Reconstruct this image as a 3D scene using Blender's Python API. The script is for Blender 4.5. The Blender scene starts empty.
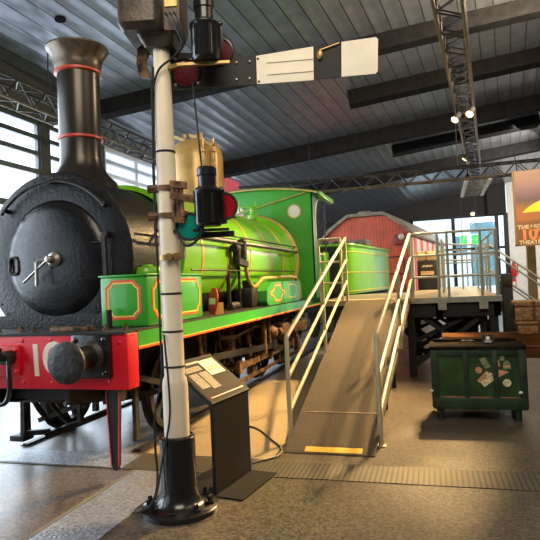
import bpy, bmesh, math, random
from mathutils import Vector, Matrix
random.seed(7)
S = bpy.context.scene
COL = S.collection
PI = math.pi
V = Vector

# ------------------------------------------------------------------ materials
def mat(name, col, rough=.5, metal=0., var=.12, scale=6., bump=0., bscale=40., coat=0., emit=None, alpha=1., trans=0., spec=None):
    m = bpy.data.materials.new(name); m.use_nodes = True
    nt = m.node_tree; b = nt.nodes['Principled BSDF']
    b.inputs['Roughness'].default_value = rough
    b.inputs['Metallic'].default_value = metal
    b.inputs['Coat Weight'].default_value = coat
    b.inputs['Coat Roughness'].default_value = .12
    if spec is not None: b.inputs['Specular IOR Level'].default_value = spec
    if trans: b.inputs['Transmission Weight'].default_value = trans
    b.inputs['Alpha'].default_value = alpha
    if emit:
        b.inputs['Emission Color'].default_value = (*emit[0], 1); b.inputs['Emission Strength'].default_value = emit[1]
    tc = nt.nodes.new('ShaderNodeTexCoord')
    nz = nt.nodes.new('ShaderNodeTexNoise'); nz.inputs['Scale'].default_value = scale; nz.inputs['Detail'].default_value = 6
    nt.links.new(tc.outputs['Object'], nz.inputs['Vector'])
    rp = nt.nodes.new('ShaderNodeValToRGB')
    lo = [max(0, c*(1-var*2)) for c in col]; hi = [min(1, c*(1+var)) for c in col]
    rp.color_ramp.elements[0].position = .3; rp.color_ramp.elements[1].position = .7
    rp.color_ramp.elements[0].color = (*lo, 1); rp.color_ramp.elements[1].color = (*hi, 1)
    nt.links.new(nz.outputs['Fac'], rp.inputs['Fac']); nt.links.new(rp.outputs['Color'], b.inputs['Base Color'])
    if bump:
        n2 = nt.nodes.new('ShaderNodeTexNoise'); n2.inputs['Scale'].default_value = bscale; n2.inputs['Detail'].default_value = 4
        nt.links.new(tc.outputs['Object'], n2.inputs['Vector'])
        bp = nt.nodes.new('ShaderNodeBump'); bp.inputs['Strength'].default_value = bump; bp.inputs['Distance'].default_value = .02
        nt.links.new(n2.outputs['Fac'], bp.inputs['Height']); nt.links.new(bp.outputs['Normal'], b.inputs['Normal'])
    return m

def stripes(name, c1, c2, axis=0, period=.4, width=.08, rough=.5, metal=0., bump=.4, var=.0):
    """lines at a fixed spacing along one object axis (planks, ribs, grating bars)"""
    m = mat(name, c1, rough, metal, var=var if var else .1, scale=3)
    nt = m.node_tree; b = nt.nodes['Principled BSDF']
    tc = nt.nodes.new('ShaderNodeTexCoord'); sp = nt.nodes.new('ShaderNodeSeparateXYZ')
    nt.links.new(tc.outputs['Object'], sp.inputs[0])
    d = nt.nodes.new('ShaderNodeMath'); d.operation = 'DIVIDE'; d.inputs[1].default_value = period
    nt.links.new(sp.outputs[axis], d.inputs[0])
    f = nt.nodes.new('ShaderNodeMath'); f.operation = 'FRACT'; nt.links.new(d.outputs[0], f.inputs[0])
    l = nt.nodes.new('ShaderNodeMath'); l.operation = 'LESS_THAN'; l.inputs[1].default_value = width
    nt.links.new(f.outputs[0], l.inputs[0])
    mx = nt.nodes.new('ShaderNodeMix'); mx.data_type = 'RGBA'
    old = b.inputs['Base Color'].links[0].from_socket
    nt.links.new(l.outputs[0], mx.inputs[0]); nt.links.new(old, mx.inputs[6]); mx.inputs[7].default_value = (*c2, 1)
    nt.links.new(mx.outputs[2], b.inputs['Base Color'])
    if bump:
        bp = nt.nodes.new('ShaderNodeBump'); bp.inputs['Strength'].default_value = bump; bp.inputs['Distance'].default_value = .02; bp.invert = True
        nt.links.new(l.outputs[0], bp.inputs['Height']); nt.links.new(bp.outputs['Normal'], b.inputs['Normal'])
    return m

M = {}
M['lime'] = mat('lime_paint', (.17, .50, .012), .28, var=.06, scale=1.5, coat=.5)
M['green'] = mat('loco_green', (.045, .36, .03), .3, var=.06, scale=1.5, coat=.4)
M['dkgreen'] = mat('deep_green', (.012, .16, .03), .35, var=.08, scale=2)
M['red'] = mat('beam_red', (.66, .006, .022), .38, var=.06, scale=3, coat=.2)
M['orange'] = mat('lining_red', (.75, .10, .02), .4, var=.05)
M['yellow'] = mat('lining_yellow', (.85, .62, .10), .4, var=.05)
M['gold'] = mat('gold_paint', (.62, .42, .13), .35, .3, var=.12)
M['smoke'] = mat('smokebox_black', (.009, .0078, .0075), .36, .0, spec=.32, var=.3, scale=7, bump=.35, bscale=35)
M['door'] = mat('door_black', (.011, .0105, .0115), .27, .15, var=.4, scale=4, bump=.15, bscale=24)
M['buffer'] = mat('buffer_worn_black', (.03, .03, .03), .5, .2, var=.45, scale=16, bump=.4, bscale=30)
M['black'] = mat('gloss_black', (.012, .012, .013), .25, .1, var=.2, coat=.3)
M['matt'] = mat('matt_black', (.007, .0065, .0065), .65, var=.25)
M['chim'] = mat('chimney_black', (.05, .042, .035), .28, .55, var=.15, scale=3)
M['cap'] = mat('chimney_cap_metal', (.16, .12, .085), .32, .6, var=.3, scale=9)
M['ring'] = mat('chimney_red', (.62, .07, .04), .4, var=.15)
M['dome'] = mat('dome_brass', (.60, .36, .11), .30, .25, var=.12, scale=5)
M['brass'] = mat('dull_brass', (.42, .27, .10), .38, .6, var=.2, scale=12)
M['rust'] = mat('rusty_iron', (.20, .105, .045), .65, .3, var=.5, scale=14, bump=.4, bscale=40)
M['iron'] = mat('dark_iron', (.035, .028, .022), .5, .4, var=.4, scale=10)
M['steel'] = mat('worn_steel', (.40, .37, .33), .35, .8, var=.2)
M['cream'] = mat('post_cream', (.80, .70, .54), .45, var=.05, scale=5)
M['armw'] = mat('arm_cream', (.84, .76, .62), .45, var=.04)
M['boxm'] = mat('signal_box_grey', (.075, .055, .04), .42, .3, var=.35, scale=8, bump=.2)
M['rlens'] = mat('red_glass', (.40, .005, .015), .12, var=.15, coat=.6)
M['dlens'] = mat('dark_red_glass', (.10, .003, .010), .5, spec=.15, var=.15, coat=.0)
M['glens'] = mat('green_glass', (.0, .22, .16), .2, var=.15, coat=.6)
M['cable'] = mat('cable_black', (.01, .01, .01), .5)
M['kiosk'] = mat('kiosk_black', (.010, .009, .009), .6, var=.1, spec=.2)
M['kface'] = mat('kiosk_brown', (.035, .025, .02), .7, var=.05, spec=.12)
M['ktext'] = mat('kiosk_print', (.55, .46, .33), .6, var=.25, scale=90)
M['kpic'] = mat('kiosk_picture', (.85, .78, .60), .6, var=.12, scale=30)
M['rail'] = mat('rail_cream', (.40, .36, .245), .5, .0, var=.08)
M['railg'] = mat('rail_grey', (.42, .43, .38), .38, .4, var=.1)
M['ramp'] = mat('ramp_grit', (.068, .047, .027), .85, var=.35, scale=90, bump=.5, bscale=160)
M['deck'] = mat('deck_ply', (.48, .37, .22), .45, var=.15, scale=2.5)
M['strip'] = mat('yellow_strip', (.75, .42, .03), .6, var=.12, scale=20)
M['carr'] = stripes('carriage_red', (.74, .13, .07), (.30, .04, .02), 0, .11, .1, .55, bump=.3, var=.15)
M['carrside'] = mat('carriage_white', (.72, .62, .55), .55, var=.1)
M['croof'] = mat('carriage_roof', (.30, .26, .20), .6, var=.2)
M['white'] = mat('plain_white', (.80, .78, .72), .5, var=.04)
M['chest'] = mat('chest_green', (.016, .040, .019), .5, var=.3, scale=5, bump=.15)
M['chestp'] = mat('chest_panel_green', (.024, .066, .016), .5, var=.35, scale=4)
M['chesttop'] = mat('chest_lid', (.020, .016, .011), .9, var=.4, scale=8, spec=.02)
M['wood'] = mat('brown_wood', (.22, .095, .035), .5, var=.35, scale=6)
M['wood2'] = mat('trolley_wood', (.125, .05, .017), .85, var=.3, scale=3, spec=.05)
M['wicker'] = mat('wicker_tan', (.34, .17, .062), .7, var=.35, scale=28, bump=.6, bscale=60)
M['leather'] = mat('strap_leather', (.12, .055, .02), .5, var=.2)
M['tan'] = mat('tan_case', (.55, .33, .13), .5, var=.2)
M['paper'] = mat('sticker_cream', (.78, .68, .42), .6, var=.25, scale=40)
M['paper2'] = mat('sticker_orange', (.70, .38, .20), .6, var=.35, scale=50)
M['paper3'] = mat('sticker_olive', (.25, .26, .14), .6, var=.4, scale=60)
M['walld'] = mat('wall_dark', (.012, .010, .009), .8, var=.15)
M['wallw'] = mat('wall_white', (.78, .78, .75), .7, var=.05)
M['wallk'] = mat('wall_charcoal', (.045, .045, .05), .8, var=.1)
M['wallg'] = mat('wall_grey', (.20, .20, .21), .8, var=.1)
M['beam'] = mat('beam_dark', (.009, .008, .008), .8, var=.2, spec=.1)
M['beamg'] = mat('beam_grey', (.016, .015, .0155), .8, var=.2, spec=.1)
M['truss'] = mat('truss_metal', (.05, .045, .042), .4, .6, var=.2)
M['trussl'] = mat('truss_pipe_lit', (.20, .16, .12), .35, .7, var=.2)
M['mull'] = mat('window_bars', (.06, .065, .08), .5, var=.1)
M['fire'] = mat('extinguisher_red', (.60, .02, .015), .3, var=.1)
M['banner'] = mat('red_banner', (.50, .03, .035), .6, var=.2)
M['cyan'] = mat('cyan_panel', (.08, .42, .62), .5, var=.2, scale=3)
M['exitg'] = mat('exit_green', (.02, .55, .10), .4, emit=((.03, .8, .15), .8))
M['exitw'] = mat('exit_white', (.85, .9, .88), .4, emit=((.8, 1, .9), .5))
M['bulb'] = mat('lamp_glow', (1, .8, .5), .4, emit=((1, .60, .24), 7))
M['coal'] = mat('coal', (.02, .02, .02), .5, var=.3, scale=14, bump=.5, bscale=20)
M['glass'] = mat('pane_glass', (.75, .88, .92), .05, alpha=.12, var=.02)
M['scrim'] = mat('window_scrim', (.70, .72, .80), .8, var=.05, alpha=.45)
M['timber'] = mat('post_timber', (.68, .45, .19), .55, var=.12)

# polished concrete floor
def floor_mat():
    m = bpy.data.materials.new('polished_concrete'); m.use_nodes = True; nt = m.node_tree; b = nt.nodes['Principled BSDF']
    tc = nt.nodes.new('ShaderNodeTexCoord')
    def noise(s, d=5):
        n = nt.nodes.new('ShaderNodeTexNoise'); n.inputs['Scale'].default_value = s; n.inputs['Detail'].default_value = d
        nt.links.new(tc.outputs['Object'], n.inputs['Vector']); return n
    def ramp(src, p0, c0, p1, c1):
        r = nt.nodes.new('ShaderNodeValToRGB'); e = r.color_ramp.elements
        e[0].position = p0; e[0].color = (*c0, 1); e[1].position = p1; e[1].color = (*c1, 1)
        nt.links.new(src, r.inputs['Fac']); return r
    big = ramp(noise(.8, 2).outputs['Fac'], .25, (.072, .056, .040), .75, (.094, .075, .056))
    vor = nt.nodes.new('ShaderNodeTexVoronoi'); vor.inputs['Scale'].default_value = 58
    nt.links.new(tc.outputs['Object'], vor.inputs['Vector'])
    bw = nt.nodes.new('ShaderNodeSeparateColor'); nt.links.new(vor.outputs['Color'], bw.inputs[0])
    spk = ramp(bw.outputs[0], .1, (.40, .39, .38), .95, (1.9, 1.86, 1.78))
    mx = nt.nodes.new('ShaderNodeMix'); mx.data_type = 'RGBA'; mx.blend_type = 'MULTIPLY'; mx.inputs[0].default_value = .95
    nt.links.new(big.outputs[0], mx.inputs[6]); nt.links.new(spk.outputs[0], mx.inputs[7])
    nt.links.new(mx.outputs[2], b.inputs['Base Color']); b.inputs['Specular IOR Level'].default_value = .6
    rr = ramp(noise(1.5, 2).outputs['Fac'], .3, (.30,)*3, .7, (.38,)*3)
    nt.links.new(rr.outputs[0], b.inputs['Roughness'])
    bp = nt.nodes.new('ShaderNodeBump'); bp.inputs['Strength'].default_value = .03; bp.inputs['Distance'].default_value = .004
    nt.links.new(noise(60, 3).outputs['Fac'], bp.inputs['Height']); nt.links.new(bp.outputs['Normal'], b.inputs['Normal'])
    return m
M['floor'] = floor_mat()
M['grate'] = stripes('floor_grating_bars', (.105, .09, .066), (.035, .03, .022), 0, .045, .35, .5, .3, bump=.6)
M['tread'] = mat('tread_plate', (.34, .35, .38), .38, .5, var=.25, scale=38, bump=.8, bscale=45)
M['pale'] = mat('pale_concrete', (.36, .27, .155), .5, var=.18, scale=60)
M['curb'] = mat('curb_concrete', (.17, .15, .125), .7, var=.1, spec=.2)
M['ceil'] = stripes('ribbed_ceiling', (.27, .285, .32), (.05, .05, .055), 0, .32, .07, .36, .45, bump=.5)

def rib_profile(m, period):
    nt = m.node_tree; b = nt.nodes['Principled BSDF']
    tc = nt.nodes.new('ShaderNodeTexCoord'); sp = nt.nodes.new('ShaderNodeSeparateXYZ'); nt.links.new(tc.outputs['Object'], sp.inputs[0])
    k = nt.nodes.new('ShaderNodeMath'); k.operation = 'MULTIPLY'; k.inputs[1].default_value = 2*PI/period; nt.links.new(sp.outputs[0], k.inputs[0])
    c = nt.nodes.new('ShaderNodeMath'); c.operation = 'COSINE'; nt.links.new(k.outputs[0], c.inputs[0])
    bp = nt.nodes.new('ShaderNodeBump'); bp.inputs['Strength'].default_value = .35; bp.inputs['Distance'].default_value = .012
    nt.links.new(c.outputs[0], bp.inputs['Height']); nt.links.new(bp.outputs['Normal'], b.inputs['Normal'])
    b.inputs['Roughness'].default_value = .30; b.inputs['Metallic'].default_value = .6
rib_profile(M['ceil'], .32)

# ------------------------------------------------------------------ mesh builder
class MB:
    def __init__(s): s.bm = bmesh.new()
    def add(s, verts, faces, smooth=False):
        vs = [s.bm.verts.new(v) for v in verts]
        for f in faces:
            try:
                ff = s.bm.faces.new([vs[i] for i in f]); ff.smooth = smooth
            except ValueError: pass
        return s
    def box(s, x0, x1, y0, y1, z0, z1, bev=0.):
        b = bmesh.new(); bmesh.ops.create_cube(b, size=1)
        for v in b.verts:
            v.co = V((x0+(x1-x0)*(v.co.x+.5), y0+(y1-y0)*(v.co.y+.5), z0+(z1-z0)*(v.co.z+.5)))
        if bev: bmesh.ops.bevel(b, geom=b.edges[:], offset=bev, segments=2, affect='EDGES', profile=.5)
        return s.merge(b)
    def merge(s, b, mtx=None, smooth=False):
        if mtx: bmesh.ops.transform(b, matrix=mtx, verts=b.verts[:])
        b.verts.index_update()
        s.add([v.co.copy() for v in b.verts], [[v.index for v in f.verts] for f in b.faces], smooth); b.free(); return s
    def bar(s, p, q, w, h=None, up=(0, 0, 1), bev=0.):
        p, q = V(p), V(q); h = h or w; d = q-p; L = d.length; d.normalize()
        u = V(up)
        if abs(d.dot(u)) > .98: u = V((0, 1, 0))
        x = d.cross(u).normalized(); z = x.cross(d)
        b = bmesh.new(); bmesh.ops.create_cube(b, size=1)
        for v in b.verts:
            c = v.co.copy(); v.co = p + d*(c.y+.5)*L + x*c.x*w + z*c.z*h
        if bev: bmesh.ops.bevel(b, geom=b.edges[:], offset=bev, segments=2, affect='EDGES')
        return s.merge(b)
    def lathe(s, prof, c=(0, 0, 0), axis=(0, 0, 1), n=32, a0=0, a1=2*PI, smooth=True):
        """prof: list of (r, h) along the axis from point c"""
        ax = V(axis).normalized(); t = V((1, 0, 0)) if abs(ax.x) < .9 else V((0, 1, 0))
        x = (t - ax*t.dot(ax)).normalized(); y = ax.cross(x); c = V(c)
        full = abs(a1-a0-2*PI) < 1e-6; k = n if full else n+1
        vs = []; 
        for r, h in prof:
            for i in range(k):
                a = a0+(a1-a0)*i/n
                vs.append(c+ax*h+(x*math.cos(a)+y*math.sin(a))*r)
        fs = []
        for j in range(len(prof)-1):
            for i in range(n):
                i2 = (i+1) % k
                fs.append((j*k+i, j*k+i2, (j+1)*k+i2, (j+1)*k+i))
        s.add(vs, fs, smooth); return s
    def cyl(s, p, q, r, r2=None, n=20, cap=True):
        p, q = V(p), V(q); L = (q-p).length; r2 = r if r2 is None else r2
        pr = [(r, 0), (r2, L)]
        s.lathe(pr, p, q-p, n)
        if cap:
            s.lathe([(1e-4, 0), (r, 0)], p, q-p, n, smooth=False); s.lathe([(r2, L), (1e-4, L)], p, q-p, n, smooth=False)
        return s
    def cable(s, pts, r, n=6, sub=5):
        P = [V(p) for p in pts]; P = [P[0]*2-P[1]]+P+[P[-1]*2-P[-2]]; out = []
        for i in range(1, len(P)-2):
            for j in range(sub):
                t = j/sub; a, b, c, d = P[i-1], P[i], P[i+1], P[i+2]
                out.append(.5*((2*b)+(c-a)*t+(2*a-5*b+4*c-d)*t*t+(3*b-a-3*c+d)*t*t*t))
        out.append(P[-2]); return s.tube(out, r, n)
    def tube(s, pts, r, n=8, closed=False):
        pts = [V(p) for p in pts]; N = len(pts); vs = []; fs = []
        prev = None
        for i, p in enumerate(pts):
            if closed: d = pts[(i+1) % N]-pts[i-1]
            else: d = pts[min(i+1, N-1)]-pts[max(i-1, 0)]
            d.normalize()
            if prev is None:
                t = V((0, 0, 1)) if abs(d.z) < .9 else V((1, 0, 0)); x = (t-d*t.dot(d)).normalized()
            else: x = (prev-d*prev.dot(d)).normalized()
            prev = x; y = d.cross(x)
            for k in range(n):
                a = 2*PI*k/n; vs.append(p+(x*math.cos(a)+y*math.sin(a))*r)
        for i in range(N if closed else N-1):
            j = (i+1) % N
            for k in range(n):
                k2 = (k+1) % n; fs.append((i*n+k, i*n+k2, j*n+k2, j*n+k))
        if not closed: fs.append(tuple(range(n))); fs.append(tuple((N-1)*n+k for k in range(n)))
        return s.add(vs, fs, True)
    def prism(s, poly, o, u, v, t):
        """polygon given in (u,v) plane coordinates from o, extruded by vector t"""
        o, u, v, t = V(o), V(u), V(v), V(t); n = len(poly)
        a = [o+u*p[0]+v*p[1] for p in poly]; b = [p+t for p in a]
        s.add(a+b, [tuple(range(n)), tuple(range(2*n-1, n-1, -1))]+[(i, (i+1) % n, n+(i+1) % n, n+i) for i in range(n)])
        return s
    def ribbon(s, poly, w, o, u, v, t, off=0.):
        """closed outline band of width w (lining), mitred"""
        n = len(poly); P = [V((p[0], p[1])) for p in poly]
        ar = sum(P[i].x*P[(i+1) % n].y-P[(i+1) % n].x*P[i].y for i in range(n)); sg = 1 if ar > 0 else -1
        def inset(dist):
            out = []
            for i in range(n):
                e0 = (P[i]-P[i-1]).normalized(); e1 = (P[(i+1) % n]-P[i]).normalized()
                n0 = V((-e0.y, e0.x))*sg; n1 = V((-e1.y, e1.x))*sg
                m = (n0+n1); m = m/max(.3, 1+n0.dot(n1))
                out.append(P[i]+m*dist)
            return out
        A, B = inset(off), inset(off+w); o, u, v, t = V(o), V(u), V(v), V(t)
        a = [o+u*p.x+v*p.y+t for p in A]; b = [o+u*p.x+v*p.y+t for p in B]
        a0 = [p-t for p in a]; b0 = [p-t for p in b]
        fs = []
        for i in range(n):
            j = (i+1) % n
            fs += [(i, j, n+j, n+i), (i, j, 2*n+j, 2*n+i), (n+i, n+j, 3*n+j, 3*n+i)]
        return s.add(a+b+a0+b0, fs)
    def sphere(s, c, r, sc=(1, 1, 1), n=16):
        b = bmesh.new(); bmesh.ops.create_uvsphere(b, u_segments=n, v_segments=max(6, n//2), radius=r)
        return s.merge(b, Matrix.Translation(V(c)) @ Matrix.Diagonal((*sc, 1)), True)
    def build(s, name, m, parent=None, off=None, label=None):
        bmesh.ops.remove_doubles(s.bm, verts=s.bm.verts[:], dist=1e-5)
        bmesh.ops.recalc_face_normals(s.bm, faces=s.bm.faces[:])
        o_ = V((0, 0, 0))
        if parent is not None: o_ = OFF.get(parent.name, V((0, 0, 0)))
        elif off is not None: o_ = V(off)
        for v in s.bm.verts: v.co -= o_
        me = bpy.data.meshes.new(name); s.bm.to_mesh(me); s.bm.free()
        me.materials.append(M[m] if isinstance(m, str) else m)
        try: me.set_sharp_from_angle(angle=math.radians(40))
        except Exception: pass
        o = bpy.data.objects.new(name, me); COL.objects.link(o)
        if parent is not None: o.parent = parent; OFF[o.name] = o_
        elif off is not None: o.location = o_; OFF[o.name] = o_
        if label: o['label'] = label
        return o
OFF = {}

def tag(o, label=None, cat=None, group=None, kind=None):
    if label: o['label'] = label
    if cat: o['category'] = cat
    if group: o['group'] = group
    if kind: o['kind'] = kind
    return o
def thing(name, loc, label, cat, group=None, rz=0, local=False):
    o = bpy.data.objects.new(name, None); COL.objects.link(o); o.location = loc; o.rotation_euler = (0, 0, rz); o.empty_display_size = .2
    OFF[o.name] = V((0, 0, 0)) if local else V(loc)     # local: parts are modelled in the thing's own axes
    return tag(o, label, cat, group)
def struct(o): o['kind'] = 'structure'; return o
def copy_tree(o, loc=None, rz=None, label=None):
    def rec(a, parent):
        c = a.copy(); COL.objects.link(c)
        if parent: c.parent = parent
        for ch in list(a.children): rec(ch, c)
        return c
    c = rec(o, None)
    if loc is not None: c.location = loc
    if rz is not None: c.rotation_euler = (0, 0, rz)
    if label: c['label'] = label
    return c
def text(body, size, loc, rot, m, name, parent=None, ext=.003, align='LEFT', spacing=1.):
    cu = bpy.data.curves.new(name, 'FONT'); cu.body = body; cu.size = size; cu.extrude = ext; cu.align_x = align; cu.space_character = spacing
    cu.offset = size*.045
    cu.materials.append(M[m]); o = bpy.data.objects.new(name, cu); COL.objects.link(o)
    o.location = loc; o.rotation_euler = rot
    bpy.context.view_layer.update()
    me = bpy.data.meshes.new_from_object(o.evaluated_get(bpy.context.evaluated_depsgraph_get())); bpy.data.objects.remove(o)
    o = bpy.data.objects.new(name, me); COL.objects.link(o); o.location = loc; o.rotation_euler = rot
    if parent: o.parent = parent
    return o
def arc(cx, cy, r, a0, a1, n): return [(cx+r*math.cos(a0+(a1-a0)*i/n), cy+r*math.sin(a0+(a1-a0)*i/n)) for i in range(n+1)]

# ------------------------------------------------------------------ room shell
XL, XR, YB, YF = -7.4, 6.5, 28.5, -4.5
struct(MB().box(XL-6, XR, YF, YB+6, -.2, 0).build('floor', 'floor'))
# roof plane: point + normal; ribs run along c
RP = V((-7.4, 8.313, 5.872)); RN = V((-.14745, .08076, .98577)).normalized()
RC = V((.10514, .99229, -.06557)).normalized(); RU = RC.cross(RN).normalized()
def roof_z(x, y): return RP.z - (RN.x*(x-RP.x)+RN.y*(y-RP.y))/RN.z
ce = MB().box(-.15, 16, -14, 21.6, 0, .12).build('ceiling', 'ceil')
ce.matrix_world = Matrix((( RU.x, RC.x, RN.x, RP.x), (RU.y, RC.y, RN.y, RP.y), (RU.z, RC.z, RN.z, RP.z), (0, 0, 0, 1)))
struct(ce)
# left wall with its windows: piers around the openings
lw = MB()
lw.box(XL-.15, XL, YF, YB, 0, .25)
lw.box(XL-.15, XL, YF, YB, 5.02, 8.5)
WINS = [(-4.0, -1.2), (-.8, 1.7), (2.0, 5.1), (5.5, 9.33), (9.62, 11.2), (11.6, 14.6), (15.1, 18.2), (18.6, 21.4), (21.8, 24.8), (25.2, 28.2)]
prev = YF
for a, b in WINS:
    lw.box(XL-.15, XL, prev, a, .25, 5.02); prev = b
lw.box(XL-.15, XL, prev, YB, .25, 5.02)
struct(lw.build('wall_left', 'wallk'))
for i, (a, b) in enumerate(WINS):
    fr = MB()
    for z, t in ((.3, .05), (1.1, .05), (1.9, .05), (2.65, .05), (3.32, .06), (4.02, .05), (4.38, .045), (4.70, .045), (4.98, .04)):
        fr.box(XL-.11, XL-.03, a, b, z-t, z+t)
    k = max(1, round((b-a)/1.3))
    for j in range(k+1):
        y = a+(b-a)*j/k; fr.box(XL-.10, XL-.04, y-.035, y+.035, .25, 5.02)
    w = struct(fr.build('window_%d' % (i+1), 'mull'))
    MB().box(XL-.08, XL-.07, a, b, .25, 5.02).build('glass_pane', 'glass', w)
# hazy blind hanging over the window behind the chimney
tag(MB().box(XL+.10, XL+.115, 11.4, 17.6, 3.2, 5.05).build('window_blind', 'scrim', off=(XL+.1, 14.5, 3.2)),
    'translucent pale blind over the window right of the chimney', 'blind')
# back wall with glazing
bw = MB()
GX0, GX1, GZ = -1.23, 3.0, 4.41
bw.box(XL, GX0, YB, YB+.15, 0, 8.5)
bw.box(GX0, GX1, YB, YB+.15, GZ, 8.5)
struct(bw.build('wall_back', 'walld'))
struct(MB().box(3.13, XR, YB-.02, YB+.15, 0, 8.5).build('wall_right', 'wallw'))
struct(MB().box(XR, XR+.15, YF, YB, 0, 9.5).build('wall_side', 'wallg'))
struct(MB().box(XL, XR, YF-.15, YF, 0, 9.5).build('wall_front', 'wallg'))
struct(MB().box(2.25, 3.06, YB-.35, YB-.02, 4.36, 8.0).build('trim_1', 'walld'))
g = MB()
for x in (GX0, .70, 2.65): g.box(x-.08, x+.08, YB+.0, YB+.12, 0, GZ)
g.box(2.95, 3.14, YB-.1, YB+.12, 0, GZ)
for z in (.06, 2.82, GZ-.04): g.box(GX0, GX1, YB+.02, YB+.1, z-.06, z+.06)
wb = struct(g.build('window_11', 'matt'))
MB().box(GX0, GX1, YB+.05, YB+.06, 0, GZ).build('glass_pane', 'glass', wb)
# what stands beyond the glazing
def panel(x0, x1, z0, z1, y, label, m='cyan'):
    t = thing('exhibition_panel', ((x0+x1)/2, y, 0), label, 'panel')
    MB().box(x0, x1, y, y+.05, z0, z1).build('board', m, t)
    f = MB()
    for x in (x0+.05, x1-.05): f.box(x-.03, x+.03, y+.05, y+.1, 0, z1)
    f.build('stand', 'matt', t)
panel(1.55, 2.75, 1.0, 4.2, 30.4, 'bright cyan panel behind the glazing at right of the exit sign')
panel(.75, 1.4, 2.6, 3.6, 31.0, 'low pale blue panel behind the glazing left of the exit sign')
sg = MB().box(-5, 7, 33.6, 33.75, 0, 7).build('wall_foyer', mat('foyer_wall_glow', (.55, .66, .72), .6, emit=((.62, .82, .95), .9))); struct(sg)  # emission puts the foyer's daylight into the wall colour

# roof beams (in the roof plane, running mostly across)
BD = V((.98, .147, .155)); BD -= RN*BD.dot(RN); BD.normalize(); BW = RN.cross(BD).normalized()
if BW.y < 0: BW = -BW
def beam(x, y, s0, s1, h, w, m='beamg', name='ceiling_beam'):
    p = V((x, y, roof_z(x, y)))
    b = MB(); a = p+BD*s0; q = p+BD*s1
    vs = []
    for e in (a, q):
        vs += [e, e+BW*w, e+BW*w-RN*h, e-RN*h]
    b.add(vs, [(0, 1, 2, 3), (4, 7, 6, 5), (0, 4, 5, 1), (1, 5, 6, 2), (2, 6, 7, 3), (3, 7, 4, 0)])
    return struct(b.build(name, m, off=tuple(p)))
beam(-.93, 11.5, -6.6, 7, .34, .28)
beam(-1.3, 16.9, -6.2, 7, .42, .3)
beam(-3, 21.2, -4.4, 8, .4, .3)
beam(-1, 6.2, -6.3, 7, .34, .28)
beam(-1.95, 13.7, 0, 8, .36, .34, 'beam', 'ceiling_trough')
beam(-1.3, 18.7, 0, 4.6, .30, .40, 'beam', 'ceiling_trough')
dl = MB().lathe([(1e-3, -.02), (.09, -.02), (.09, .0)], (-5.79, 7.89, roof_z(-5.79, 7.89)), RN, 20).build('ceiling_speaker', 'beam', off=(-5.79, 7.89, roof_z(-5.79, 7.89)))
tag(dl, 'small round black ceiling speaker above the chimney', 'speaker')

# ------------------------------------------------------------------ trusses and lamps
def truss(name, p, q, w, h, label, rz_up=(0, 0, 1), m='truss', step=None, r=.024, group=None):
    p, q = V(p), V(q); d = (q-p); L = d.length; d.normalize(); x = d.cross(V(rz_up)).normalized(); z = x.cross(d)
    t = thing(name, tuple(p), label, 'truss', group)
    cs = [(-w/2, 0), (w/2, 0), (w/2, h), (-w/2, h)]
    for a, b in cs:
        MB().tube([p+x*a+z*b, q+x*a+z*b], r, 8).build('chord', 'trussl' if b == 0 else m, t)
    step = step or w; n = max(2, int(L/step)); br = MB()
    for i in range(n):
        s0, s1 = L*i/n, L*(i+1)/n
        for (a, b), (c, e) in ((cs[0], cs[1]), (cs[3], cs[2]), (cs[0], cs[3]), (cs[1], cs[2])):
            A, B = (a, b), (c, e)
            if i % 2: A, B = B, A
            br.tube([p+d*s0+x*A[0]+z*A[1], p+d*s1+x*B[0]+z*B[1]], r*.55, 5)
    br.build('lattice', m, t)
    for fr in (.18, .52, .86):
        c = p+d*L*fr; zt = roof_z(c.x, c.y); MB().tube([c+z*h, V((c.x, c.y, zt))], .012, 6).build('hanger', m, t)
    return t
truss('lighting_truss', (.04, 4.2, 4.62), (1.36, 20.6, 4.62), .30, .30, 'long black truss running overhead toward the glazed back wall')
truss('lighting_truss', (-6.6, 1.0, 4.78), (-6.6, 15.6, 4.76), .34, .36, 'black truss along the top of the left windows')
truss('lighting_truss', (-5.6, 15.9, 4.18), (6.3, 16.0, 4.18), .30, .32, 'black truss crossing above the carriage and the poster')
def spotlight(loc, aim, label, power=None, spot=60, col=(1, .78, .48), size=.08, blend=.6):
    loc, aim = V(loc), V(aim); d = (aim-loc).normalized()
    t = thing('spotlight', tuple(loc), label, 'lamp', 'spotlights on the trusses')
    b = MB(); b.lathe([(.045, -.16), (.06, -.14), (.065, 0), (.075, .02), (.07, .02), (.06, .0)], loc, d, 20)
    b.lathe([(1e-3, -.16), (.045, -.16)], loc, d, 20); b.build('lamp_body', 'matt', t)
    MB().lathe([(1e-3, .004), (.061, .004)], loc, d, 20).build('lens', 'bulb', t)
    MB().bar(loc-d*.08+V((0, 0, .05)), loc-d*.08+V((0, 0, .22)), .03, .012).build('bracket', 'matt', t)
    if power:
        l = bpy.data.lights.new('spot_beam', 'SPOT'); l.energy = power; l.spot_size = math.radians(spot); l.spot_blend = blend; l.color = col; l.shadow_soft_size = size
        o = bpy.data.objects.new('spot_beam', l); COL.objects.link(o); o.location = loc+d*.06
        o.rotation_euler = d.to_track_quat('-Z', 'Y').to_euler()
    return t
spotlight((.37, 10.25, 4.315), (-2.2, 7.4, .6), 'warm spotlight under the long truss, left of the front pair', 2600, 62, (1, .66, .28))
spotlight((.60, 10.0, 4.315), (-1.75, 6.0, .0), 'warm spotlight under the long truss, right of the front pair', 2600, 46, (1, .64, .26))
spotlight((.67, 13.9, 4.315), (-1.6, 13.4, 1.6), 'warm spotlight midway along the long truss', 650, 85)
spotlight((1.14, 20.2, 3.65), (-.5, 15, 1.2), 'warm spotlight hung low at the far end of the long truss', 150, 70)
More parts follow.
